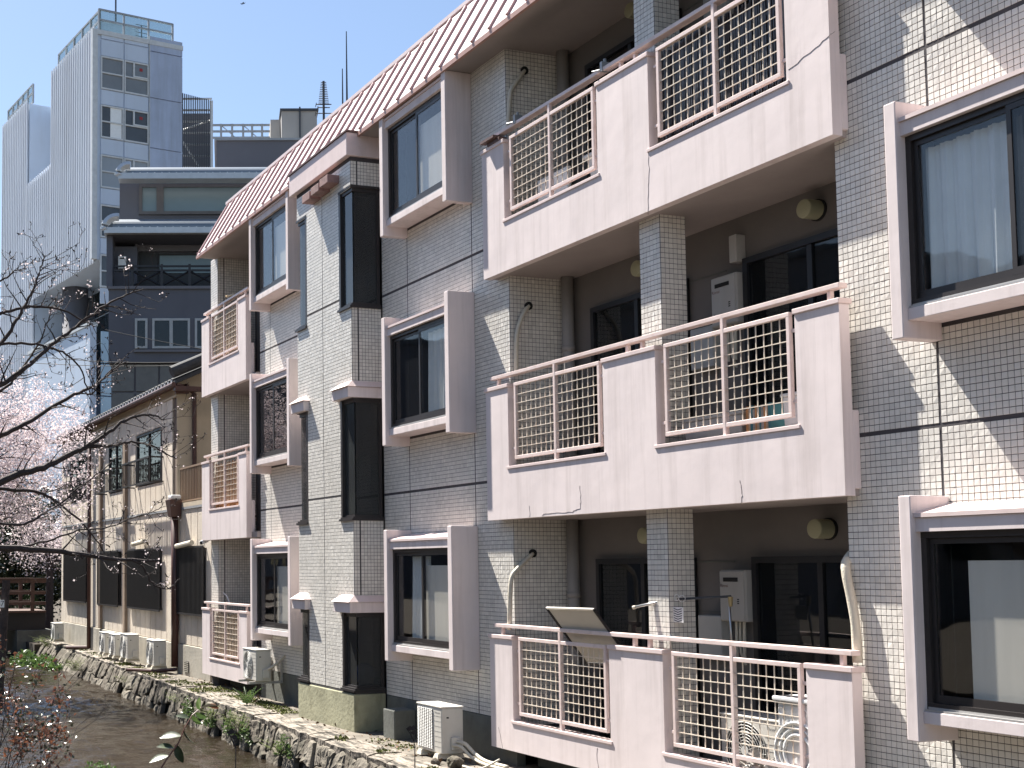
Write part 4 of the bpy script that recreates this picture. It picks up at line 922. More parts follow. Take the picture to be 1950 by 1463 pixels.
MB().tube([pt0, pt1, pt1+(pt1-pt0)*.5], .045, 8).build('post', 'bark', po)
q0, q1 = onX(-14, 1143, -13.93), onX(8, 1157, -13.93)
MB().box(-13.935, -13.925, q0.y, q1.y, q1.z, q0.z).build('number_plate', 'plastic_white', po)
text_mesh('67', .085, 'lettering', 'blue_black', Matrix.Translation((-13.924, (q0.y+q1.y)/2+.02, (q0.z+q1.z)/2)) @ Matrix.Rotation(math.pi/2, 4, 'Z') @ Matrix.Rotation(math.pi/2, 4, 'X'), po)
# ================================================================== far buildings
Fh = Vector((CF.x, CF.y, 0)).normalized(); Rh = Vector((CR.x, CR.y, 0)).normalized(); UP = Vector((0, 0, 1))
class Face:                                          # a vertical wall face: s runs along it, z is up, d stands proud of it
    def __init__(f, o, direction, out): f.o = Vector((o.x, o.y, 0)); f.e = direction; f.n = out
    def at(f, px, py): p = onP(px, py, f.o, f.n); return (p-f.o).dot(f.e), p.z
    def P(f, s, z, d=0.0): return f.o+f.e*s+f.n*d+UP*z
    def box(f, mb, s0, s1, z0, z1, d0, d1):
        s0, s1 = min(s0, s1), max(s0, s1)
        a = [f.P(s0, z0, d1), f.P(s1, z0, d1), f.P(s1, z0, d0), f.P(s0, z0, d0), f.P(s0, z1, d1), f.P(s1, z1, d1), f.P(s1, z1, d0), f.P(s0, z1, d0)]
        mb.hexa(a); return mb
ANG = math.radians(26.69)
dL = Fh*math.cos(ANG)-Rh*math.sin(ANG); dR = Fh*math.sin(ANG)+Rh*math.cos(ANG)
v = ray(181, 1079); v.z = 0; TC = EYE+v.normalized()*92
FL_ = Face(TC, dL, -dR); FR_ = Face(TC, dR, -dL)
GZ = G0
tw = thing('louvred_tower', 'tall pale tower with vertical louvres on one side and glass parapets on the roof', 'building', tuple(Vector((TC.x, TC.y, GZ))))
sU, zT = FL_.at(100, 143); _, zT2 = FL_.at(179, 59); zT = (zT+zT2)/2
sN, zN = FL_.at(54, 356); sE, zL = FL_.at(7, 246); _, zN2 = FL_.at(98.5, 321); zN = (zN+zN2)/2
_, zB = FL_.at(200, 484); sB, _ = FL_.at(66, 562)
sRt, _ = FR_.at(346, 84); sW, _ = FR_.at(282.5, 200); sM, _ = FR_.at(235, 200); zRT = FR_.at(185, 57)[1]
DEP = 14.0
b = MB()
def vol(s0, s1, z0, z1, r0=.0, r1=DEP):              # a block of the tower: s along the louvred side, r along the right side
    q = [TC+dL*s0+dR*r0, TC+dL*s1+dR*r0, TC+dL*s1+dR*r1, TC+dL*s0+dR*r1]
    b.hexa([Vector((p.x, p.y, z0)) for p in q]+[Vector((p.x, p.y, z1)) for p in q])
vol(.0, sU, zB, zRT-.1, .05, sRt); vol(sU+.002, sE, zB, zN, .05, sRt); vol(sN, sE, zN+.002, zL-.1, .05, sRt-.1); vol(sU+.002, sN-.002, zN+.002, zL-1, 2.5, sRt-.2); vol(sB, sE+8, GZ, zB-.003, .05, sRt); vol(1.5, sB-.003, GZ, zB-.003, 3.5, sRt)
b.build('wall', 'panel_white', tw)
lv = MB()
def louvres(s0, s1, z0, z1):
    FL_.box(lv, s0, s1, z0, z1, .02, .06); s = s0+.1
    while s < s1: FL_.box(lv, s, s+.17, z0-.25, z1+.25, .061, .16); s += .5
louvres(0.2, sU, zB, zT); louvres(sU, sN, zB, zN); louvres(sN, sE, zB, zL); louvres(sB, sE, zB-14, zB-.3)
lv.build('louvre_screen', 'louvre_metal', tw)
FL_.box(MB(), -.15, .18, zB, zRT, .0, .4).build('corner_trim', 'white_metal', tw)
# recessed corner glass in the notch
g = MB()
for i in range(5):
    z0 = zN+.3+(zL-zN-.8)*i/5; z1 = z0+(zL-zN-.8)/5-.15
    for j in range(2):
        s0 = sU+.2+(sN-sU-.4)*j/2; FL_.box(g, s0+.1, s0+(sN-sU-.4)/2-.1, z0, z1, -2.45, -2.40)
g.build('notch_glazing', 'pane_notch', tw)
FL_.box(MB(), sU+.01, sN-.01, zN+.01, zL-1.01, -2.47, -2.46).build('notch_frame', 'white_metal', tw)
# right face: panels, windows, concrete bay
rows = [(57, 74, 'p'), (74, 106, 'p'), (106, 169, 'w'), (169, 199, 'p'), (199, 262, 'w'), (262, 294, 'p'), (294, 357, 'b'), (357, 389, 'p'), (389, 452, 'w'), (452, 484, 'p'), (484, 547, 'w'), (547, 579, 'p')]
mp_ = MB()
for y0, y1, kd in rows:
    for s0, s1, colm in ((.25, sM, 0), (sM, sW, 1)):
        xa = 187
        z1, z0 = FR_.at(xa, y0)[1], FR_.at(xa, y1)[1]
        if kd == 'p': FR_.box(MB(), s0+.05, s1-.05, z0+.05, z1-.05, .0, .10).build('panel', 'panel_white', tw)
        else:
            fr = MB(); t = .12
            FR_.box(fr, s0+.03, s1-.03, z1-t, z1, .0, .14); FR_.box(fr, s0+.03, s1-.03, z0, z0+t, .0, .14); FR_.box(fr, s0+.03, s0+t, z0+t+.001, z1-t-.001, .0, .14); FR_.box(fr, s1-t, s1-.03, z0+t+.001, z1-t-.001, .0, .14)
            zm = (z0+z1)/2; FR_.box(fr, s0+t+.001, s1-t-.001, zm-.05, zm+.05, .0, .14)
            if colm: FR_.box(fr, s0+(s1-s0)*.36, s0+(s1-s0)*.42, zm+.051, z1-t-.001, .0, .18); FR_.box(fr, s0+(s1-s0)*.4205, s1-.13, zm+.051, zm+.16, .0, .18)
            wn = fr.build('window', 'white_metal', tw)
            gm = 'pane_blank' if kd == 'b' else ('pane_mid' if y0 == 106 else 'pane_notch')
            for za, zb_ in ((z0+t, zm-.05), (zm+.05, z1-t)): FR_.box(MB(), s0+t, s1-t, za, zb_, .03, .05).build('pane', gm, wn)
            if y0 == 199 and not colm: FR_.box(MB(), s0+.8, s0+1.7, z0+t, z1-t, .051, .07).build('curtain', 'curtain_white', wn)
            if kd == 'w' and colm and y0 < 250:
                cs, cz = FR_.at(268, 134 if y0 < 150 else 226); FR_.box(MB(), cs-.12, cs+.12, cz-.12, cz+.1, .051, .075).build('red_mark', mat('red_mark_m', (.35, .02, .02), .5), wn)
zz = [FR_.at(314, y)[1] for y in (75, 104, 192, 287, 382, 477, 570)]
for z1, z0 in zip(zz[:-1], zz[1:]): FR_.box(MB(), sW+.06, sRt, z0+.04, z1-.04, .0, .12).build('concrete_panel', 'concrete_hazed', tw)
FR_.box(MB(), sW+.02, sW+.0595, GZ, zz[0], .0, .2).build('downpipe', 'white_metal', tw)
FR_.box(MB(), -.1, sRt+.05, zRT-.35, zRT, -.2, .16).build('coping', 'white_metal', tw)
# glass parapets
def parapet(face, s0, s1, z0, h_, n, dd=-.5):
    fr = MB()
    for zz_ in (z0, z0+h_*.55, z0+h_): face.box(fr, s0, s1, zz_, zz_+.13, dd, dd+.13)
    for i in range(n+1): s = s0+(s1-s0)*i/n; face.box(fr, s-.06, s+.06, z0, z0+h_+.1, dd-.01, dd+.15)
    pr = fr.build('parapet_frame', 'grey_metal', tw)
    for i in range(n):
        a, c_ = s0+(s1-s0)*i/n+.1, s0+(s1-s0)*(i+1)/n-.1
        for za, zb_ in ((z0+.14, z0+h_*.55-.01), (z0+h_*.55+.14, z0+h_-.01)): face.box(MB(), a, c_, za, zb_, dd+.04, dd+.07).build('pane', 'pane_rail', pr)
hP = FR_.at(197, 15)[1]-FR_.at(190, 57)[1]
parapet(FR_, .3, FR_.at(333, 80)[0], zRT, hP, 3); parapet(FL_, .6, sU-.3, zRT, hP, 5)
parapet(FL_, sN+.2, sE, zL+.1, hP*.9, 5)
FR_.box(MB(), 1.0, 4.6, zRT, zRT+hP+.5, -6, -3).build('lift_housing', 'panel_white', tw)
q = MB(); s_, z_ = FR_.at(258, 22); q.tube([FR_.P(s_, zRT, -4), FR_.P(s_, z_+5, -4)], .07, 6); s_, z_ = FR_.at(299, 20); q.tube([FR_.P(s_, zRT, -3), FR_.P(s_, z_, -3)], .05, 6)
for i in range(4): q.tube([FR_.P(s_-.5, z_-.3*i, -3), FR_.P(s_+.5, z_-.3*i, -3)], .03, 4)
q.build('antenna', 'dark_metal', tw)
# lobby under the louvres: column, glass, parapet wall
FI_ = Face(TC+dR*2.0, dL, -dR); cs, _ = FI_.at(143, 560); cl = MB(); c0 = FI_.P(cs, GZ, 0); cl.tube([c0, c0+UP*(zB-GZ-.01)], 1.05, 20); cl.build('column', 'slate_light', tw, smooth=True)  # dark grey column colour stands in for the shade under the louvres
for i in range(7):
    s0 = 1.7+(sB-1.9)*i/7; s1 = 1.7+(sB-1.9)*(i+1)/7
    for j in range(4):
        z0 = zB-.4-(j+1)*2.1; FL_.box(MB(), s0+.06, s1-.06, z0+.05, z0+2.05, -3.45, -3.40).build('lobby_pane', 'pane_sky', tw)
_, zp = FL_.at(200, 613)
FL_.box(MB(), -.1, sB, GZ, zp, .0, .5).build('lobby_wall', 'panel_white', tw)
FL_.box(MB(), -.1, sB, zp+.001, zp+.25, -.1, .6).build('lobby_coping', 'white_metal', tw)
for j in range(6):
    z1 = zp-.4-j*2.4; FR_.box(MB(), .3, 2.2, z1-2.3, z1, .2, .3).build('corner_glass', mat('glass_blue', (.36, .50, .62), .15, .1, .3, spec=.7), tw)
# ---- slate grey building
SO = EYE+Fh*60; SF = Face(SO, Rh, -Fh)
sg = thing('slate_building', 'dark slate grey building with curved zinc eaves and a crossed balcony rail', 'building', tuple(Vector((SO.x, SO.y, GZ))))
A = SF.at
def rect(px0, px1, py0, py1, d0, d1, name, m_, par=sg, bevel=0): k_ = (60-d1)/60; (s0, z1), (s1, z0) = A(px0, py0), A(px1, py1); s0, s1, z0, z1 = s0*k_, s1*k_, z0*k_, z1*k_; return SF.box(MB(), s0, s1, z0, z1, d0, d1).build(name, m_, par, bevel=bevel)
rect(207, 640, 548, 690, -10, 0, 'wall', 'slate_wall'); rect(212, 640, 690, 1100, -10, -.3, 'lower_wall', 'slate_light')
for i in range(4):
    rect(213+i*46, 255+i*46, 694, 745, -.3, -.2, 'lower_panel', mat('dull_panel', (.13, .13, .125), .6), sg); rect(213+i*46, 255+i*46, 749, 800, -.3, -.2, 'lower_panel', 'dull_panel', sg)
rect(205, 640, 545, 549, -.3, .12, 'ledge', 'slate_light'); rect(210, 640, 440, 545, -10, -2.2, 'recess_wall', 'slate_wall')
rect(203, 214, 445, 545, -2.1, -.2, 'corner_pier', 'slate_wall'); rect(214, 261, 470, 545, -2.19, -1.2, 'wall', 'slate_wall')
rect(258, 263, 440, 510, -1.9, -1.8, 'downpipe', 'slate_light')
rect(302, 420, 483, 545, -2.19, -2.1, 'window', 'black_frame'); rect(304, 420, 487, 520, -2.099, -2.05, 'pane', 'pane_frost')
rect(262, 300, 482, 545, -2.19, -2.1, 'window', 'black_frame')
rect(262, 640, 445, 478, -2.19, -2.0, 'lintel', 'slate_light')
h_ = rect(225, 240, 488, 511, -1.19, -.9, 'heater_box', 'plastic_white'); rect(228, 237, 491, 493, -.899, -.88, 'heater_slot', 'dark_void')
q = MB()
for py in (507, 515, 546): (s0, z), (s1, _) = A(218, py), A(470, py); SF.box(q, s0, s1, z-.04, z+.04, -.1, -.0)
for px in (252, 308, 361, 415): (s, z1), (_, z0) = A(px, 503), A(px, 548); SF.box(q, s-.06, s+.06, z0, z1, -.11, .01)
for pa, pb in ((252, 308), (308, 361), (361, 415)):
    for ya, yb in ((516, 545), (545, 516)): (s0, z0), (s1, z1) = A(pa, ya), A(pb, yb); q.tube([SF.P(s0, z0, -.05), SF.P(s1, z1, -.05)], .05, 4)
q.build('balcony_rail', mat('rail_black', (.014, .015, .02), .5), sg)
for a, b_ in ((257, 281), (290, 362), (371, 400)):
    (s0, z1), (s1, z0) = A(a, 607), A(b_, 664); f = MB(); t = .11
    SF.box(f, s0, s1, z1-t, z1, 0, .08); SF.box(f, s0, s1, z0, z0+t, 0, .08); SF.box(f, s0, s0+t, z0+t+.001, z1-t-.001, 0, .08); SF.box(f, s1-t, s1, z0+t+.001, z1-t-.001, 0, .08)
    if b_-a > 50: SF.box(f, (s0+s1)/2-.08, (s0+s1)/2+.08, z0+t+.001, z1-t-.001, 0, .08)
    wn = f.build('window', 'grey_metal', sg); SF.box(MB(), s0+t, s1-t, z0+t, z1-t, .01, .03).build('pane', 'pane_dark', wn)
rect(255, 402, 666, 670, 0, .15, 'window_ledge', 'slate_light')
def eave(pl, pr, py, r_, nm):                        # curved zinc eave: a quarter-round end and a sheet running right
    (s0, z0), (s1, _) = A(pl, py), A(pr, py); q = MB()
    prof = [(math.cos(a)*r_, math.sin(a)*r_*1.0) for a in np.linspace(0, math.pi/2, 9)]
    for (d0, h0), (d1, h1) in zip(prof[:-1], prof[1:]):
        q.quad(SF.P(s0+.4, z0+h0, -r_*1.2+d0*1.4), SF.P(s1, z0+h0, -r_*1.2+d0*1.4), SF.P(s1, z0+h1, -r_*1.2+d1*1.4), SF.P(s0+.4, z0+h1, -r_*1.2+d1*1.4))
    q.build(nm, mat('blue_zinc', (.12, .155, .20), .4, .1, 1), sg)
    e = MB(); SF.box(e, s0, s1, z0-.28, z0-.001, -.5, .3); e.build('eave_edge', 'zinc', sg)
    k = MB()
    for i in range(28): s = s0+.7+(s1-s0-.7)*i/28; SF.box(k, s-.025, s+.025, z0+.0, z0+.05, -.3, .24)
    k.build('batten', 'zinc', sg)
    a = MB(); c_ = [SF.P(s0+r_*(1-math.cos(t_)), z0-.1+r_*math.sin(t_), .2) for t_ in np.linspace(0, math.pi*.55, 10)]
    a.tube(c_, .2, 6); a.build('curved_end', 'zinc', sg)
eave(199, 640, 436, .62, 'roof'); rect(204, 640, 440, 446, -2.4, .0, 'eave_soffit', 'slate_wall')
rect(228, 640, 330, 432, -9, -1.6, 'upper_wall', 'slate_light')
k_ = 61.6/60; (s0, z1), (s1, z0) = A(265, 352), A(520, 409); s0, s1, z0, z1 = s0*k_, s1*k_, z0*k_, z1*k_; f = MB(); t = .16; d = -1.6
SF.box(f, s0, s1, z1-t, z1, d, d+.12); SF.box(f, s0, s1, z0, z0+t, d, d+.12); SF.box(f, s0, s0+t, z0+t+.001, z1-t-.001, d, d+.12); sx = A(306, 380)[0]*k_; SF.box(f, sx-.2, sx+.15, z0+t+.001, z1-t-.001, d, d+.12)
wn = f.build('window', mat('frame_taupe', (.13, .12, .12), .6), sg); SF.box(MB(), s0+t, sx-.2, z0+t, z1-t, d+.02, d+.04).build('pane', 'pane_frost', wn); SF.box(MB(), sx+.15, s1, z0+t, z1-t, d+.02, d+.04).build('pane', 'pane_frost', wn)
eave(226, 640, 333, .5, 'roof'); rect(412, 660, 266, 330, -9, -4, 'penthouse_wall', 'slate_light')
rect(408, 660, 263, 266.5, -9.1, -3.9, 'penthouse_coping', 'grey_metal')
q = MB()
k_ = 68/60
for py in (238, 250, 262): (s0, z), (s1, _) = A(405, py), A(520, py+4); s0, s1, z = s0*k_, s1*k_, z*k_; SF.box(q, s0, s1, z-.05, z+.05, -8.1, -8.0)
for px in (421, 442, 463, 480, 499, 518, 541): (s, z1), (_, z0) = A(px, 236), A(px, 268); s, z0, z1 = s*k_, z0*k_, z1*k_; SF.box(q, s-.06, s+.06, z0, z1, -8.12, -7.98)
for pa in (421, 463, 541): (s0, z0), (s1, z1) = A(pa, 238), A(pa+30, 264); q.tube([SF.P(s0*k_, z0*k_, -8.05), SF.P(s1*k_, z1*k_, -8.05)], .025, 4)
q.build('roof_rail', 'grey_metal', sg)
rb_ = thing('rooftop_box', 'pale grey lift housing with a dark rim on the roof of the slate building', 'housing', tuple(SF.P(A(560, 262)[0], A(560, 262)[1], -7)))
k_ = 66/60; (s0, z1), (s1, z0) = A(536, 212), A(604, 270); s0, s1, z0, z1 = s0*k_, s1*k_, z0*k_, z1*k_; SF.box(MB(), s0, s1, z0, z1, -10, -6).build('body', 'grey_beige', rb_); SF.box(MB(), s0-.08, s1+.08, z1+.001, z1+.12, -10.1, -5.9).build('rim', 'dark_metal', rb_)
k_ = 67/60; (s0, z1), (s1, z0) = A(515, 228), A(534, 268); s0, s1, z0, z1 = s0*k_, s1*k_, z0*k_, z1*k_; SF.box(MB(), s0, s1-.01, z0, z1, -10, -7).build('side_unit', 'grey_beige', rb_); s, z = A(571, 240); s *= 1.1; z *= 1.1; SF.box(MB(), s-.04, s+.04, z-1.2, z1+.3, -5.99, -5.9).build('conduit', 'dark_metal', rb_)
# lattice screen between tower and slate building
LF = Face(EYE+Fh*78, Rh, -Fh); ls = thing('lattice_screen', 'tall rooftop screen of dark vertical bars between the tower and the slate building', 'screen', tuple(LF.P(LF.at(376, 320)[0], LF.at(376, 320)[1]-10, 0)))
(s0, z1), (s1, z0) = LF.at(348, 178), LF.at(404, 330); q = MB()
for i in range(17): s = s0+(s1-s0)*i/16; LF.box(q, s-.035, s+.035, z0, z1-(.5*i/16), -.05, .05)
q.build('bars', 'dark_metal', ls); q = MB()
for i in range(7): z = z1-.3-i*(z1-z0)/7; LF.box(q, s0, s1, z-.05, z+.05, -.2, -.1)
LF.box(q, s1-.1, s1+.06, z0, z1-.5, -.1, .1); q.tube([LF.P(s0, z1-3, -.3), LF.P(s1, z1-6, -.3)], .06, 4); q.tube([LF.P(s0, z0+3, -.6), LF.P(s1, z1-1.5, -.6)], .06, 4); q.build('frame', 'white_metal', ls)
LF.box(MB(), s0, s1, z0-20, z0+4.2, -3, -1).build('backing_wall', 'slate_light', ls)
# antennas on poles above the roof line
AF = Face(EYE+Fh*45, Rh, -Fh)
an = thing('tv_antenna', 'television antenna mast with stacked cross rods above the pink roof', 'antenna', tuple(AF.P(*AF.at(617, 260))))
(s, z1), (_, z0) = AF.at(616, 155), AF.at(618, 420); AF.box(MB(), s-.04, s+.04, z0, z1, -.04, .04).build('mast', 'dark_metal', an); q = MB()
for i in range(13): _, z = AF.at(616, 157+i*3.4); w_ = .10+.008*i; q.tube([AF.P(s-w_, z, 0), AF.P(s+w_, z, 0)], .016, 4)
for py, w_ in ((200, .28), (206, .22), (217, .3)): _, z = AF.at(616, py); q.tube([AF.P(s-w_, z, .05), AF.P(s+w_, z, .05)], .02, 4); q.tube([AF.P(s-w_, z, -.2), AF.P(s-w_, z, .2)], .014, 4)
q.build('element', 'dark_metal', an)
for px, py, lb in ((659.5, 60, 'taller thin lightning rod above the pink roof'), (652, 131, 'shorter thin lightning rod beside the taller one above the pink roof')):
    (s, z1), (_, z0) = AF.at(px, py), AF.at(px, 420); q = MB(); q.tube([AF.P(s, z0, 0), AF.P(s, z0+(z1-z0)*.6, 0), AF.P(s, z1, 0)], [.05, .04, .018], 6); tag(q.build('lightning_rod', 'dark_metal', None), lb, 'rod')
# overhead wires
def wire(p, q, sag, label, r_=.012):
    pts = [p+(q-p)*t-UP*sag*4*t*(1-t) for t in np.linspace(0, 1, 14)]; tag(MB().tube(pts, r_, 4).build('overhead_wire', 'sky_wire', None), label, 'wire')
for (x0, y0), (x1, y1), sg_, lb in (((40, 676), (560, 672), .35, 'lowest of three black overhead wires crossing in front of the slate building'), ((40, 690), (560, 680), .25, 'lower middle black overhead wire crossing in front of the slate building'), ((200, 628), (560, 690), .1, 'thin overhead wire slanting down to the right across the slate building')):
    wire(EYE+ray(x0, y0)*50, EYE+ray(x1, y1)*50, sg_, lb)
bp_ = EYE+ray(462, 7)*110; bi = MB(); bi.tube([bp_+Vector((0, 0, -.12)), bp_+Vector((.02, 0, .02)), bp_+Vector((.03, .1, .12))], [.02, .07, .03], 6)
bi.add([bp_, bp_+Rh*.28+UP*.10, bp_+Rh*.12-UP*.06], [(0, 1, 2)]); bi.add([bp_, bp_-Rh*.22+UP*.02, bp_-Rh*.1-UP*.1], [(0, 1, 2)])
tag(bi.build('bird', 'dark_metal', None), 'tiny dark bird flying in the clear sky', 'bird')

# ---- buildings invented on the unseen other bank for window panes and water to mirror
def added_bank_block(x0, x1, y0, y1, z1, m_, label, nst):
    t = thing('added_bank_building', label, 'building', ((x0+x1)/2, (y0+y1)/2, -1.6))
    MB().box(x0, x1, y0, y1, -1.7, z1).build('wall', m_, t); MB().box(x0-.2, x1+.2, y0-.2, y1+.2, z1+.001, z1+.3).build('roof', 'dark_metal', t)
    n = int((x1-x0)/3.2); wm_ = MB()
    for k in range(nst):
        for i in range(n):
            xa = x0+(x1-x0)*(i+.25)/n; za = .2+k*2.9; MB().box(xa, xa+(x1-x0)/n*.5, y1+.001, y1+.04, za, za+1.4).build('window', 'pane_dark', t)
added_bank_block(-34, -20, -36, -26, 8.5, 'loggia_paint', 'invented brown building across the stream, left of the view, to be mirrored in the lower windows', 3)
added_bank_block(-58, -36, -36, -26, 11.5, 'slate_light', 'invented grey building across the stream, far left of the view, to be mirrored in the middle windows', 4)
added_bank_block(-18, 4, -36, -26, 13.0, 'grey_beige', 'invented pale building across the stream behind the viewer, to be mirrored in the near windows', 3)
added_bank_block(-110, -66, -40, -24, 13, 'slate_wall', 'invented dark distant building at the end of the far bank, to be mirrored in the water', 4)
# ================================================================== plants
def leaf_mesh(name, pts, size, m_, parent=None, kind='stuff', elong=2.0, up=.3, jit=.35):
    """many small folded leaves (two quads each), one object"""
    n = len(pts); V = np.zeros((n, 6, 3)); P_ = np.array(pts)
    ax = rng.normal(size=(n, 3)); ax[:, 2] = ax[:, 2]*.6+up; ax /= np.linalg.norm(ax, axis=1)[:, None]
    r_ = rng.normal(size=(n, 3)); sd_ = np.cross(ax, r_); sd_ /= np.linalg.norm(sd_, axis=1)[:, None]; nn = np.cross(ax, sd_)
    s = size*(1+jit*rng.normal(size=n)).clip(.4, 2)[:, None]; L_ = ax*s; W_ = sd_*s/elong; H = nn*s*.12
    V[:, 0] = P_; V[:, 1] = P_+L_*.5+W_*.5+H; V[:, 2] = P_+L_; V[:, 3] = P_+L_*.5-W_*.5+H
    V[:, 4] = P_+L_*.45; V = V[:, :5]
    F = np.array([[0, 1, 4], [1, 2, 4], [2, 3, 4], [3, 0, 4]])
    Fa = (F[None]+np.arange(n)[:, None, None]*5).reshape(-1, 3)
    me = bpy.data.meshes.new(name); me.from_pydata(V.reshape(-1, 3).tolist(), [], Fa.tolist()); me.update(); me.materials.append(MATS[m_] if isinstance(m_, str) else m_)
    return link(name, me, parent, kind=kind if parent is not None else None)
def grow(mb, p, d, ln, r_, depth, tips, bend=.35, spread=.7, nmin=2, nmax=4, upb=.15, jag=.14):
    """a crooked tapering branch with side twigs; its tip points collect in tips"""
    p = Vector(p); d = Vector(d).normalized(); pts = [p.copy()]; rad = [r_]; n = max(3, int(ln/.14))
    for i in range(n):
        d = (d+Vector(rng.normal(0, jag, 3))+UP*upb*.12).normalized(); p = p+d*(ln/n); pts.append(p.copy()); rad.append(max(.0022, r_*(1-.72*(i+1)/n)))
        if depth > 0 and i > 0 and rng.random() < .62*min(1, 4.0/n+.25):
            a = Vector(rng.normal(size=3)); sdv = (a-d*a.dot(d)).normalized()
            grow(mb, p, d*(1-spread*.5)+sdv*spread+UP*upb, ln*rng.uniform(.3, .6), rad[-1]*.6, depth-1, tips, bend, spread, nmin, nmax, upb, jag)
    mb.tube(pts, rad, 5 if r_ > .012 else 4, False); tips.append(pts[-1]); tips.append(pts[len(pts)//2])
def branch(mb, pix, X, r0, r1, tips, twigs=6, tl=.45, dx=0.0, depth=2):
    pts = [onX(px, py, X+dx*i/len(pix)) for i, (px, py) in enumerate(pix)]; q = []
    for i in range(len(pts)-1):
        p0 = pts[max(i-1, 0)]; p1 = pts[i]; p2 = pts[i+1]; p3 = pts[min(i+2, len(pts)-1)]
        for t in np.linspace(0, 1, 5, endpoint=False):
            q.append(.5*((2*p1)+(p2-p0)*t+(2*p0-5*p1+4*p2-p3)*t*t+(3*p1-p0-3*p2+p3)*t**3)+Vector(rng.normal(0, .006, 3)))
    q.append(pts[-1]); n = len(q); rad = [r0+(r1-r0)*(i/(n-1))**.8 for i in range(n)]
    mb.tube(q, rad, 7, True)
    for _ in range(int(twigs*2.2)):
        i = rng.integers(n//5, n-1); d = (q[i+1]-q[i]).normalized(); a = Vector(rng.normal(size=3)); a.x *= .6; sdv = (a-d*a.dot(d)).normalized()
        grow(mb, q[i], d*.6+sdv*.8+UP*.15, tl*rng.uniform(.35, 1.15), min(.011, rad[i]*.4+.0015), depth, tips)
    tips.append(q[-1]); return q
rng = np.random.default_rng(21)
# ---- near cherry tree reaching in from the left
nc_ = thing('cherry_tree', 'nearly bare dark cherry branches reaching in from the left in front of the tower', 'tree', (-13.2, -9.6, -1.6))
mb = MB(); tips = []; XB_ = -13.0
branch(mb, [(-260, 1010), (-60, 1040), (60, 1046), (150, 1055), (235, 1066), (300, 1068)], XB_, .05, .014, tips, 6, .35)
branch(mb, [(255, 1067), (275, 1085), (288, 1108), (305, 1120), (330, 1116), (341, 1102)], XB_, .014, .006, tips, 3, .15)
branch(mb, [(-250, 960), (-40, 930), (30, 905), (95, 886), (140, 862), (168, 850), (200, 828), (240, 800), (275, 790), (298, 793), (312, 801)], XB_, .05, .006, tips, 9, .4)
branch(mb, [(168, 850), (215, 849), (250, 841), (288, 848), (310, 860), (336, 874)], XB_, .018, .006, tips, 6, .35)
branch(mb, [(-240, 900), (-60, 850), (0, 830), (60, 800), (140, 752), (180, 735), (215, 705), (240, 690)], XB_-.4, .04, .007, tips, 8, .4)
branch(mb, [(-200, 860), (-40, 760), (0, 735), (60, 692), (105, 652), (145, 622), (200, 582), (240, 562), (272, 551)], XB_+.5, .036, .006, tips, 9, .4)
branch(mb, [(-60, 720), (0, 655), (30, 612), (52, 575), (66, 545), (76, 515), (85, 488)], XB_+.3, .026, .006, tips, 10, .4)
branch(mb, [(-120, 640), (-20, 606), (30, 588), (90, 584), (128, 595), (160, 612), (182, 622)], XB_+.2, .022, .005, tips, 7, .3)
branch(mb, [(-100, 668), (0, 655), (60, 656), (110, 668), (145, 692), (166, 735), (172, 750)], XB_+.2, .018, .006, tips, 6, .35)
branch(mb, [(165, 752), (178, 748), (196, 720), (226, 690)], XB_-.1, .012, .005, tips, 4, .3)
branch(mb, [(-80, 935), (0, 932), (65, 937), (104, 953), (140, 982), (169, 1008), (199, 1052)], XB_-.2, .024, .007, tips, 7, .4)
branch(mb, [(20, 1046), (90, 1030), (150, 1010), (200, 1005), (245, 990), (290, 975), (308, 965)], XB_-.3, .014, .004, tips, 8, .35)
branch(mb, [(-60, 560), (0, 535), (25, 520), (45, 512)], XB_+.5, .014, .005, tips, 3, .25)
branch(mb, [(-90, 790), (0, 745), (40, 705), (80, 640), (96, 600)], XB_+.1, .02, .006, tips, 7, .35)
branch(mb, [(-60, 985), (30, 1000), (90, 975), (150, 930), (190, 900), (225, 870)], XB_+.3, .016, .005, tips, 7, .4)
mb.build('branch', 'bark', nc_)
tk = MB(); tk.tube([(-13.2, -9.6, -1.7), (-13.2, -9.4, -.6), (-13.1, -9.0, .1), (-13.0, -8.5, .35), (-13.0, -7.6, .45)], [.2, .17, .13, .09, .055], 10); tk.build('trunk', 'bark', nc_)
bl = []
for t in tips:
    if rng.random() < .16:
        for _ in range(rng.integers(2, 5)): bl.append(tuple(t+Vector(rng.normal(0, .02, 3))))
leaf_mesh('blossoms', bl, .018, 'blossom', nc_, elong=1.1)
bd2 = []
for t in tips: bd2.append(tuple(t))
leaf_mesh('buds', bd2, .03, 'bark', nc_, elong=2.5, up=.8)
rng = np.random.default_rng(5)
# ---- blossoming cherry tree over the stream
fc = thing('cherry_tree', 'cherry tree full of pale pink blossom hanging over the stream in front of the tower', 'tree', (-30, -7.4, -1.6))
tk = MB(); tk.tube([(-30, -7.4, -1.7), (-29.8, -7.0, .0), (-29.3, -6.2, 1.0), (-28.8, -5.2, 1.6)], [.28, .22, .17, .12], 9); tk.build('trunk', 'bark', fc)
mb = MB(); tp = []; cc = onX(55, 872, -28.5)
for i in range(34):
    st_ = Vector((-28.8, -5.2, 1.6))+Vector(rng.normal(0, .25, 3)); tgt = cc+Vector((rng.normal(0, 1.1), rng.normal(-.2, 1.05), rng.normal(0, 1.15)))
    grow(mb, st_, tgt-st_, (tgt-st_).length*rng.uniform(.7, .95), .045*rng.uniform(.6, 1.1), 3, tp, upb=.1, jag=.12, spread=.8)
mb.build('crown', 'bark', fc)
bl = []; gate = []
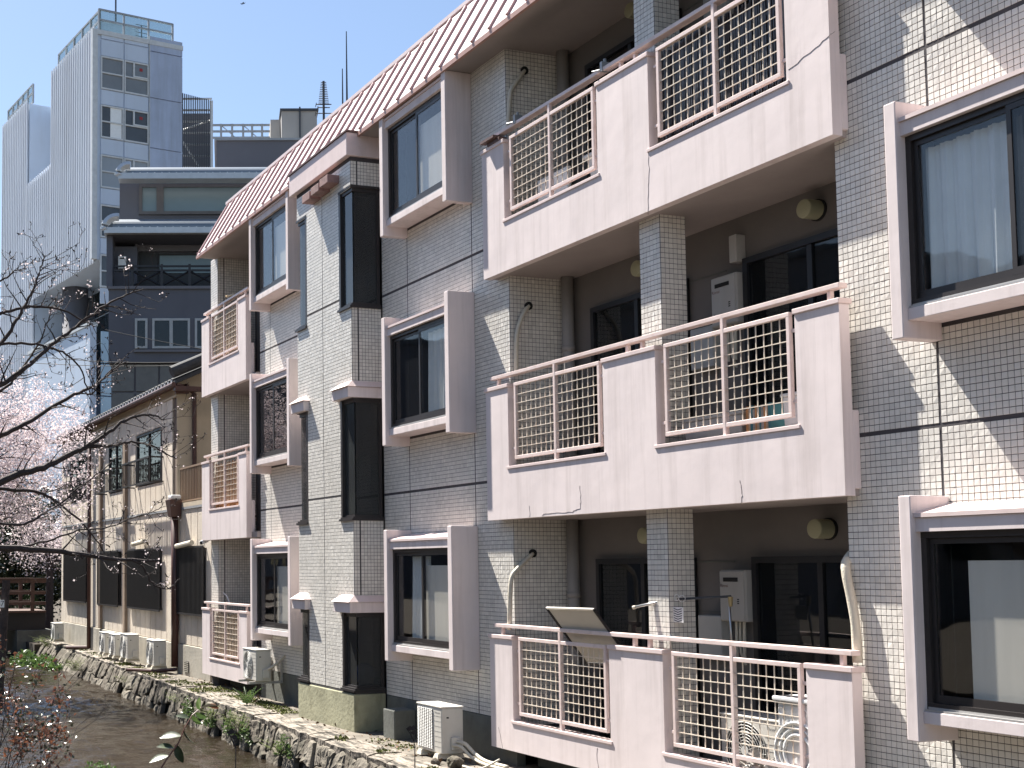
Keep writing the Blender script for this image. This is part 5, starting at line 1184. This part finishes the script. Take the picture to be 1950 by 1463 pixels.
for t in tp:
    if rng.random() < .72:
        for _ in range(rng.integers(4, 10)): bl.append(tuple(t+Vector(rng.normal(0, .075, 3))))
for _ in range(420):
    v = Vector(rng.normal(size=3)); v = v.normalized()*rng.random()**.45; cl = cc+Vector((v.x*1.9, v.y*1.75-.15, v.z*2.05-.1))
    for _ in range(rng.integers(18, 48)): bl.append(tuple(cl+Vector(rng.normal(0, .13, 3))))
bl = [b_ for b_ in bl if ((b_[0]-cc.x)/2.6)**2+((b_[1]-cc.y)/2.05)**2+((b_[2]-cc.z)/2.35)**2 < 1.0]
leaf_mesh('blossoms', bl, .042, 'blossom', fc, elong=1.05)
rng = np.random.default_rng(8)
# ---- trees beyond the bridge
def bushy(name, label, c0, rad, n, size, m_, seed, cat='tree', ground=-2.3):
    t = thing(name, label, cat, (c0[0], c0[1], ground)); k = MB(); k.tube([(c0[0], c0[1], ground-.1), (c0[0]+.1, c0[1], c0[2]-rad[2]*.3), (c0[0], c0[1]+.1, c0[2])], [.18, .13, .06], 7)
    for _ in range(7): e = Vector(c0)+Vector(rng.normal(0, .4, 3))*rad[0]; k.tube([(c0[0], c0[1], c0[2]-rad[2]*.5), e], [.07, .02], 5)
    k.build('trunk', 'bark', t); pts = []; ncl = max(8, n//140)
    for _ in range(ncl):
        v = Vector(rng.normal(size=3)); v = v.normalized()*rng.random()**.4; cl = Vector((c0[0]+v.x*rad[0], c0[1]+v.y*rad[1], c0[2]+v.z*rad[2])); rr = rng.uniform(.14, .32)*min(rad)
        for _ in range(n//ncl): pts.append(tuple(cl+Vector(rng.normal(0, 1, 3))*rr))
    leaf_mesh('crown', pts, size, m_, t, kind='stuff'); return t
bushy('evergreen_tree', 'dark evergreen tree behind the footbridge, left one', (-51, .4, .6), (2.4, 2.2, 2.6), 12000, .2, 'leaf_dark', 1)
bushy('evergreen_tree', 'dark evergreen shrub behind the right end of the footbridge', (-49, 2.8, -.2), (1.5, 1.6, 1.9), 7000, .17, 'leaf_dark', 2)
bushy('evergreen_tree', 'tall dark tree mass added far beyond the footbridge at the left edge to darken the water', (-62, -4.5, 3.0), (5, 5, 4.5), 9000, .30, 'leaf_dark', 8)  # tree mass added so the stream mirrors less bright sky
bushy('blossom_tree', 'second blossoming tree low behind the footbridge', (-47, 1.2, .9), (1.6, 1.3, 1.2), 3500, .075, 'blossom', 3)
bushy('green_bush', 'light green bush seen through the footbridge railing', (-48.5, .3, -1.6), (1.2, 1.3, .6), 1800, .10, 'leaf_green', 4, 'bush')
# ---- water plants and weeds
def clump(name, label, c0, rx, ry, hz, n, size, m_, cat='plant'):
    pts = []
    for _ in range(n):
        a = rng.random()*6.283; r_ = rng.random()**.5; pts.append((c0[0]+math.cos(a)*r_*rx, c0[1]+math.sin(a)*r_*ry, c0[2]+hz*(1-r_*r_)*rng.random()**.6))
    o = leaf_mesh(name, pts, size, m_, None); tag(o, label, cat); return o
p = onZ(48, 1265, WZ); clump('water_plant', 'leafy green water plants in the stream below the wall, left clump', (p.x, p.y, WZ-.02), 1.5, .30, .42, 1100, .13, 'leaf_green')
p = onZ(86, 1270, WZ); clump('water_plant', 'leafy green water plants in the stream touching the stone wall, right clump', (p.x, p.y, WZ-.02), 1.6, .32, .30, 1000, .12, 'leaf_green')
def tuft(name, label, c0, n, h_, spread, m_='grass_blade', cat='grass'):
    g = MB()
    for _ in range(n):
        b0 = Vector(c0)+Vector((rng.normal(0, spread), rng.normal(0, spread*.5), 0)); d = Vector((rng.normal(0, .5), rng.normal(-.25, .4), 1)).normalized(); L_ = h_*rng.uniform(.5, 1.1); sdv = d.cross(Vector((.3, 1, .2))).normalized()*.008
        m1 = b0+d*L_*.55; e = m1+(d+Vector((rng.normal(0, .5), rng.normal(-.3, .4), -.5))).normalized()*L_*.5
        g.add([b0-sdv, b0+sdv, m1+sdv, m1-sdv, e], [(0, 1, 2, 3), (3, 2, 4)])
    o = g.build(name, m_, None); tag(o, label, cat); return o
for px, py, X, lb, n, h_ in ((88, 1232, -37.5, 'yellow green grass tuft at the far corner of the stone wall', 130, .5), (140, 1278, -33, 'yellow grass tuft growing at the water line of the stone wall', 150, .55), (236, 1300, -27.3, 'small grass tuft in a crack of the stone wall near the brown drain pipe', 50, .25), (330, 1338, -23, 'small weed in the stone wall below the far balcony', 60, .28), (410, 1365, -20.8, 'leafy weed hanging in the stone wall below the wall bracket', 70, .3), (462, 1385, -19.2, 'tallest weed clump in the stone wall left of the stair bay', 110, .4), (552, 1430, -17.2, 'dry weed at the foot of the stone wall below the stair bay', 60, .3)):
    q = onX(px, py, X); q.y = ybot(q.x)-.03+.0; q.z = max(q.z, WZ) if q.z < G0 else G0-.05; tuft('grass_tuft', lb, q, n, h_, .14)
for px, py, X, lb in ((398, 1372, -20.9, 'small leafy creeper on the stone wall below the far balcony'), (440, 1385, -19.7, 'leafy creeper in the middle of the stone wall face below the fern'), (470, 1400, -18.9, 'broad leafy creeper on the stone wall left of the stair bay'), (355, 1352, -22.3, 'low creeper at the water line under the mossy ledge'), (560, 1425, -17.0, 'sparse creeper on the stone wall below the stair bay')):
    q = onX(px, py, X); q.y = (ytop(q.x)+ybot(q.x))/2-.07; clump('creeper', lb, (q.x, q.y, max(WZ+.05, q.z-.1)), .30, .05, .34, 170, .055, 'leaf_green', 'creeper')
# fern by the bracket
fe = MB(); c0 = Vector((-20.0, -.75, G0+.02))
for i in range(9):
    a = i*.7; d = Vector((math.cos(a)*.6, math.sin(a)*.6-.1, 1)).normalized(); pts = [c0+d*t*.42+Vector((d.x, d.y, -.6))*t*t*.16 for t in np.linspace(0, 1, 9)]
    fe.tube(pts, .004, 4)
    for j in range(1, 9):
        s_ = d.cross(UP).normalized()*(.075*(1-j/10)); w_ = d*.018
        for sg_ in (-1, 1): fe.add([pts[j], pts[j]+s_*sg_+w_, pts[j]+s_*sg_*1.05-w_*.3, pts[j]-w_], [(0, 1, 2, 3)])
tag(fe.build('fern', 'leaf_green', None), 'small fern on the stone ledge below the wall bracket', 'fern')
# moss along the ledge
ms = []
def mossy(x0, x1, yo0, yo1, n):
    for _ in range(n):
        x = rng.uniform(x0, x1)
        if mn.noise(Vector((x*1.3, 7, 0))) < -.12: continue
        ms.append((x, ytop(x)+rng.uniform(yo0, yo1), G0+.012+.015*rng.random()))
mossy(-30, -25, .0, .35, 1500); mossy(-25, -21.5, .0, .45, 1800); mossy(-24, -18.6, .36, .75, 2600); mossy(-36, -30, .05, .3, 500); mossy(-16, -14, .5, .85, 250)
for cx_ in (-15.6, -14.3, -12.9):
    for _ in range(90): ms.append((cx_+rng.normal(0, .06), ytop(cx_)+.2+rng.normal(0, .05), G0+.02+.02*rng.random()))
o = leaf_mesh('moss', ms, .032, 'moss', None, elong=1.4, up=.1); o['kind'] = 'stuff'; o['label'] = 'yellow green moss patches along the top of the stone wall'; o['category'] = 'moss'
dl = []
for _ in range(500): x = rng.uniform(-34, -12); dl.append((x, ytop(x)+rng.uniform(.3, 1.0), G0+.015))
o = leaf_mesh('leaf_litter', dl, .05, mat('dead_leaf', (.16, .09, .045), .8, .4, 20), None, elong=1.6, up=-.2); o['kind'] = 'stuff'; o['label'] = 'scattered dry brown leaves along the ledge'; o['category'] = 'leaves'
blob('rock', (-12.98, -.78, G0+.07), .10, 'stone', 'round grey rock lying on the path near the hose', 'rock', 4, 3, .25, 2, (1.1, .9, .8)); blob('rock', (-13.3, -.86, G0+.03), .055, 'stone', 'small stone lying left of the round grey rock on the path', 'rock', 6, 2, .3, 2)
# ---- near bank foliage at the bottom left
iv = onX(190, 1462, -11); clump('ivy_clump', 'round clump of glossy green ivy at the bottom edge over the stream', (iv.x, iv.y, iv.z-.28), .36, .36, .34, 1500, .042, 'leaf_green', 'ivy')
sh = thing('red_shrub', 'shrub with small reddish glossy leaves in the bottom left corner', 'shrub', tuple(onX(-20, 1500, -9.5)))
mb = MB(); tp2 = []
for px, py, X in ((0, 1300, -9.2), (25, 1340, -9.5), (60, 1360, -9.7), (85, 1372, -9.6), (100, 1400, -9.8), (-10, 1270, -9.3), (5, 1240, -9.0), (120, 1430, -9.4), (45, 1400, -9.5), (20, 1430, -9.4), (70, 1440, -9.6)):
    e = onX(px, py, X); s0 = onX(-20+px*.3, 1560, X); grow(mb, s0, e-s0, (e-s0).length, .007, 2, tp2, upb=.25, jag=.1, spread=.6)
for px, py, qx, qy in ((40, 1395, 65, 1345), (85, 1425, 120, 1380)): mb.tube([onX(px, py, -9.5), onX((px+qx)/2+8, (py+qy)/2+8, -9.5), onX(qx, qy, -9.5)], [.004, .003, .002], 4)
mb.build('stems', 'bark', sh); lf = []; lf2 = []
for t in tp2:
    v_ = t-EYE
    if CX+FPX*v_.dot(CR)/v_.dot(CF) > 135: continue
    for _ in range(11): (lf if rng.random() < .6 else lf2).append(tuple(t+Vector(rng.normal(0, .035, 3))))
leaf_mesh('leaves', lf, .032, 'leaf_red', sh, elong=1.7); leaf_mesh('leaves', lf2, .03, 'leaf_dark', sh, elong=1.7)
sp = thing('leafy_sprig', 'arching sprig with large shiny dark leaves over the water at the bottom', 'plant', tuple(onX(300, 1480, -9)))
pix = [(290, 1490), (318, 1445), (340, 1415), (352, 1385), (366, 1362), (382, 1348), (398, 1342)]; q = [onX(a, b_, -9.0-.02*i) for i, (a, b_) in enumerate(pix)]
MB().tube(q, [.007, .006, .006, .005, .004, .003, .002], 6).build('stem', mat('stem_red', (.16, .06, .04), .5), sp)
def big_leaf(p, d, ln, m_, nrm_):
    d = Vector(d).normalized(); s_ = d.cross(Vector(nrm_)).normalized(); n_ = s_.cross(d); g = MB(); k = 6; 
    for i in range(k+1):
        t = i/k; w_ = ln*.26*math.sin(math.pi*min(1, t*.95+.03))**.8; c_ = Vector(p)+d*ln*t-n_*ln*.18*t*t
        g.v += [tuple(c_-s_*w_+n_*w_*.35), tuple(c_), tuple(c_+s_*w_+n_*w_*.35)]
    for i in range(k): o_ = i*3; g.f += [(o_, o_+1, o_+4, o_+3), (o_+1, o_+2, o_+5, o_+4)]
    g.build('leaf', m_, sp, smooth=True)
toS = (SUN-ray(340, 1400).normalized()).normalized()
for px, py, dx, dz, ln, m_, shiny in ((322, 1440, -1, -.15, .15, 'leaf_dark', 1), (332, 1425, -1, .25, .13, 'leaf_dark', 1), (345, 1402, -1, .05, .16, 'leaf_dark', 1), (350, 1390, .5, -1, .13, 'leaf_dark', 0), (336, 1418, .3, -1, .14, 'leaf_dark', 0), (360, 1368, -.9, .3, .10, 'leaf_dark', 1), (366, 1362, .6, -.7, .10, 'leaf_green', 0), (382, 1350, 1, .35, .13, 'pipe_ivory', 0), (395, 1344, 1, -.1, .09, 'leaf_red', 0), (380, 1352, -.1, .9, .10, 'leaf_green', 0), (372, 1358, 1, -.5, .09, 'leaf_green', 0)):
    big_leaf(onX(px, py, -9.05), Rh*dx+UP*dz+Fh*rng.normal(0, .15), ln, m_, toS if shiny else (rng.normal(), -1, .3))
for (a, b_), (c_, d_), lb in (((448, 1463), (446, 1392), 'thin upright stem with a single leaf at the bottom left of the stone wall'), ((790, 1463), (786, 1392), 'thin bare twig rising at the bottom edge in front of the air conditioner on blocks')):
    q = [onX(a, b_+40, -8.5), onX((a+c_)/2+2, (b_+d_)/2, -8.5), onX(c_, d_, -8.5)]; tg = MB().tube(q, [.005, .004, .002], 5); tp3 = []
    for _ in range(3): grow(tg, q[1]+(q[2]-q[1])*rng.random()*.8, Rh*rng.choice([-1, 1])*.5+UP, .12, .002, 0, tp3)
    for t_ in tp3[:3]: tg.add([t_, t_+Rh*.03+UP*.02, t_+Rh*.05-UP*.005, t_+Rh*.02-UP*.02], [(0, 1, 2, 3)])
    tag(tg.build('twig', 'bark', None), lb, 'twig')
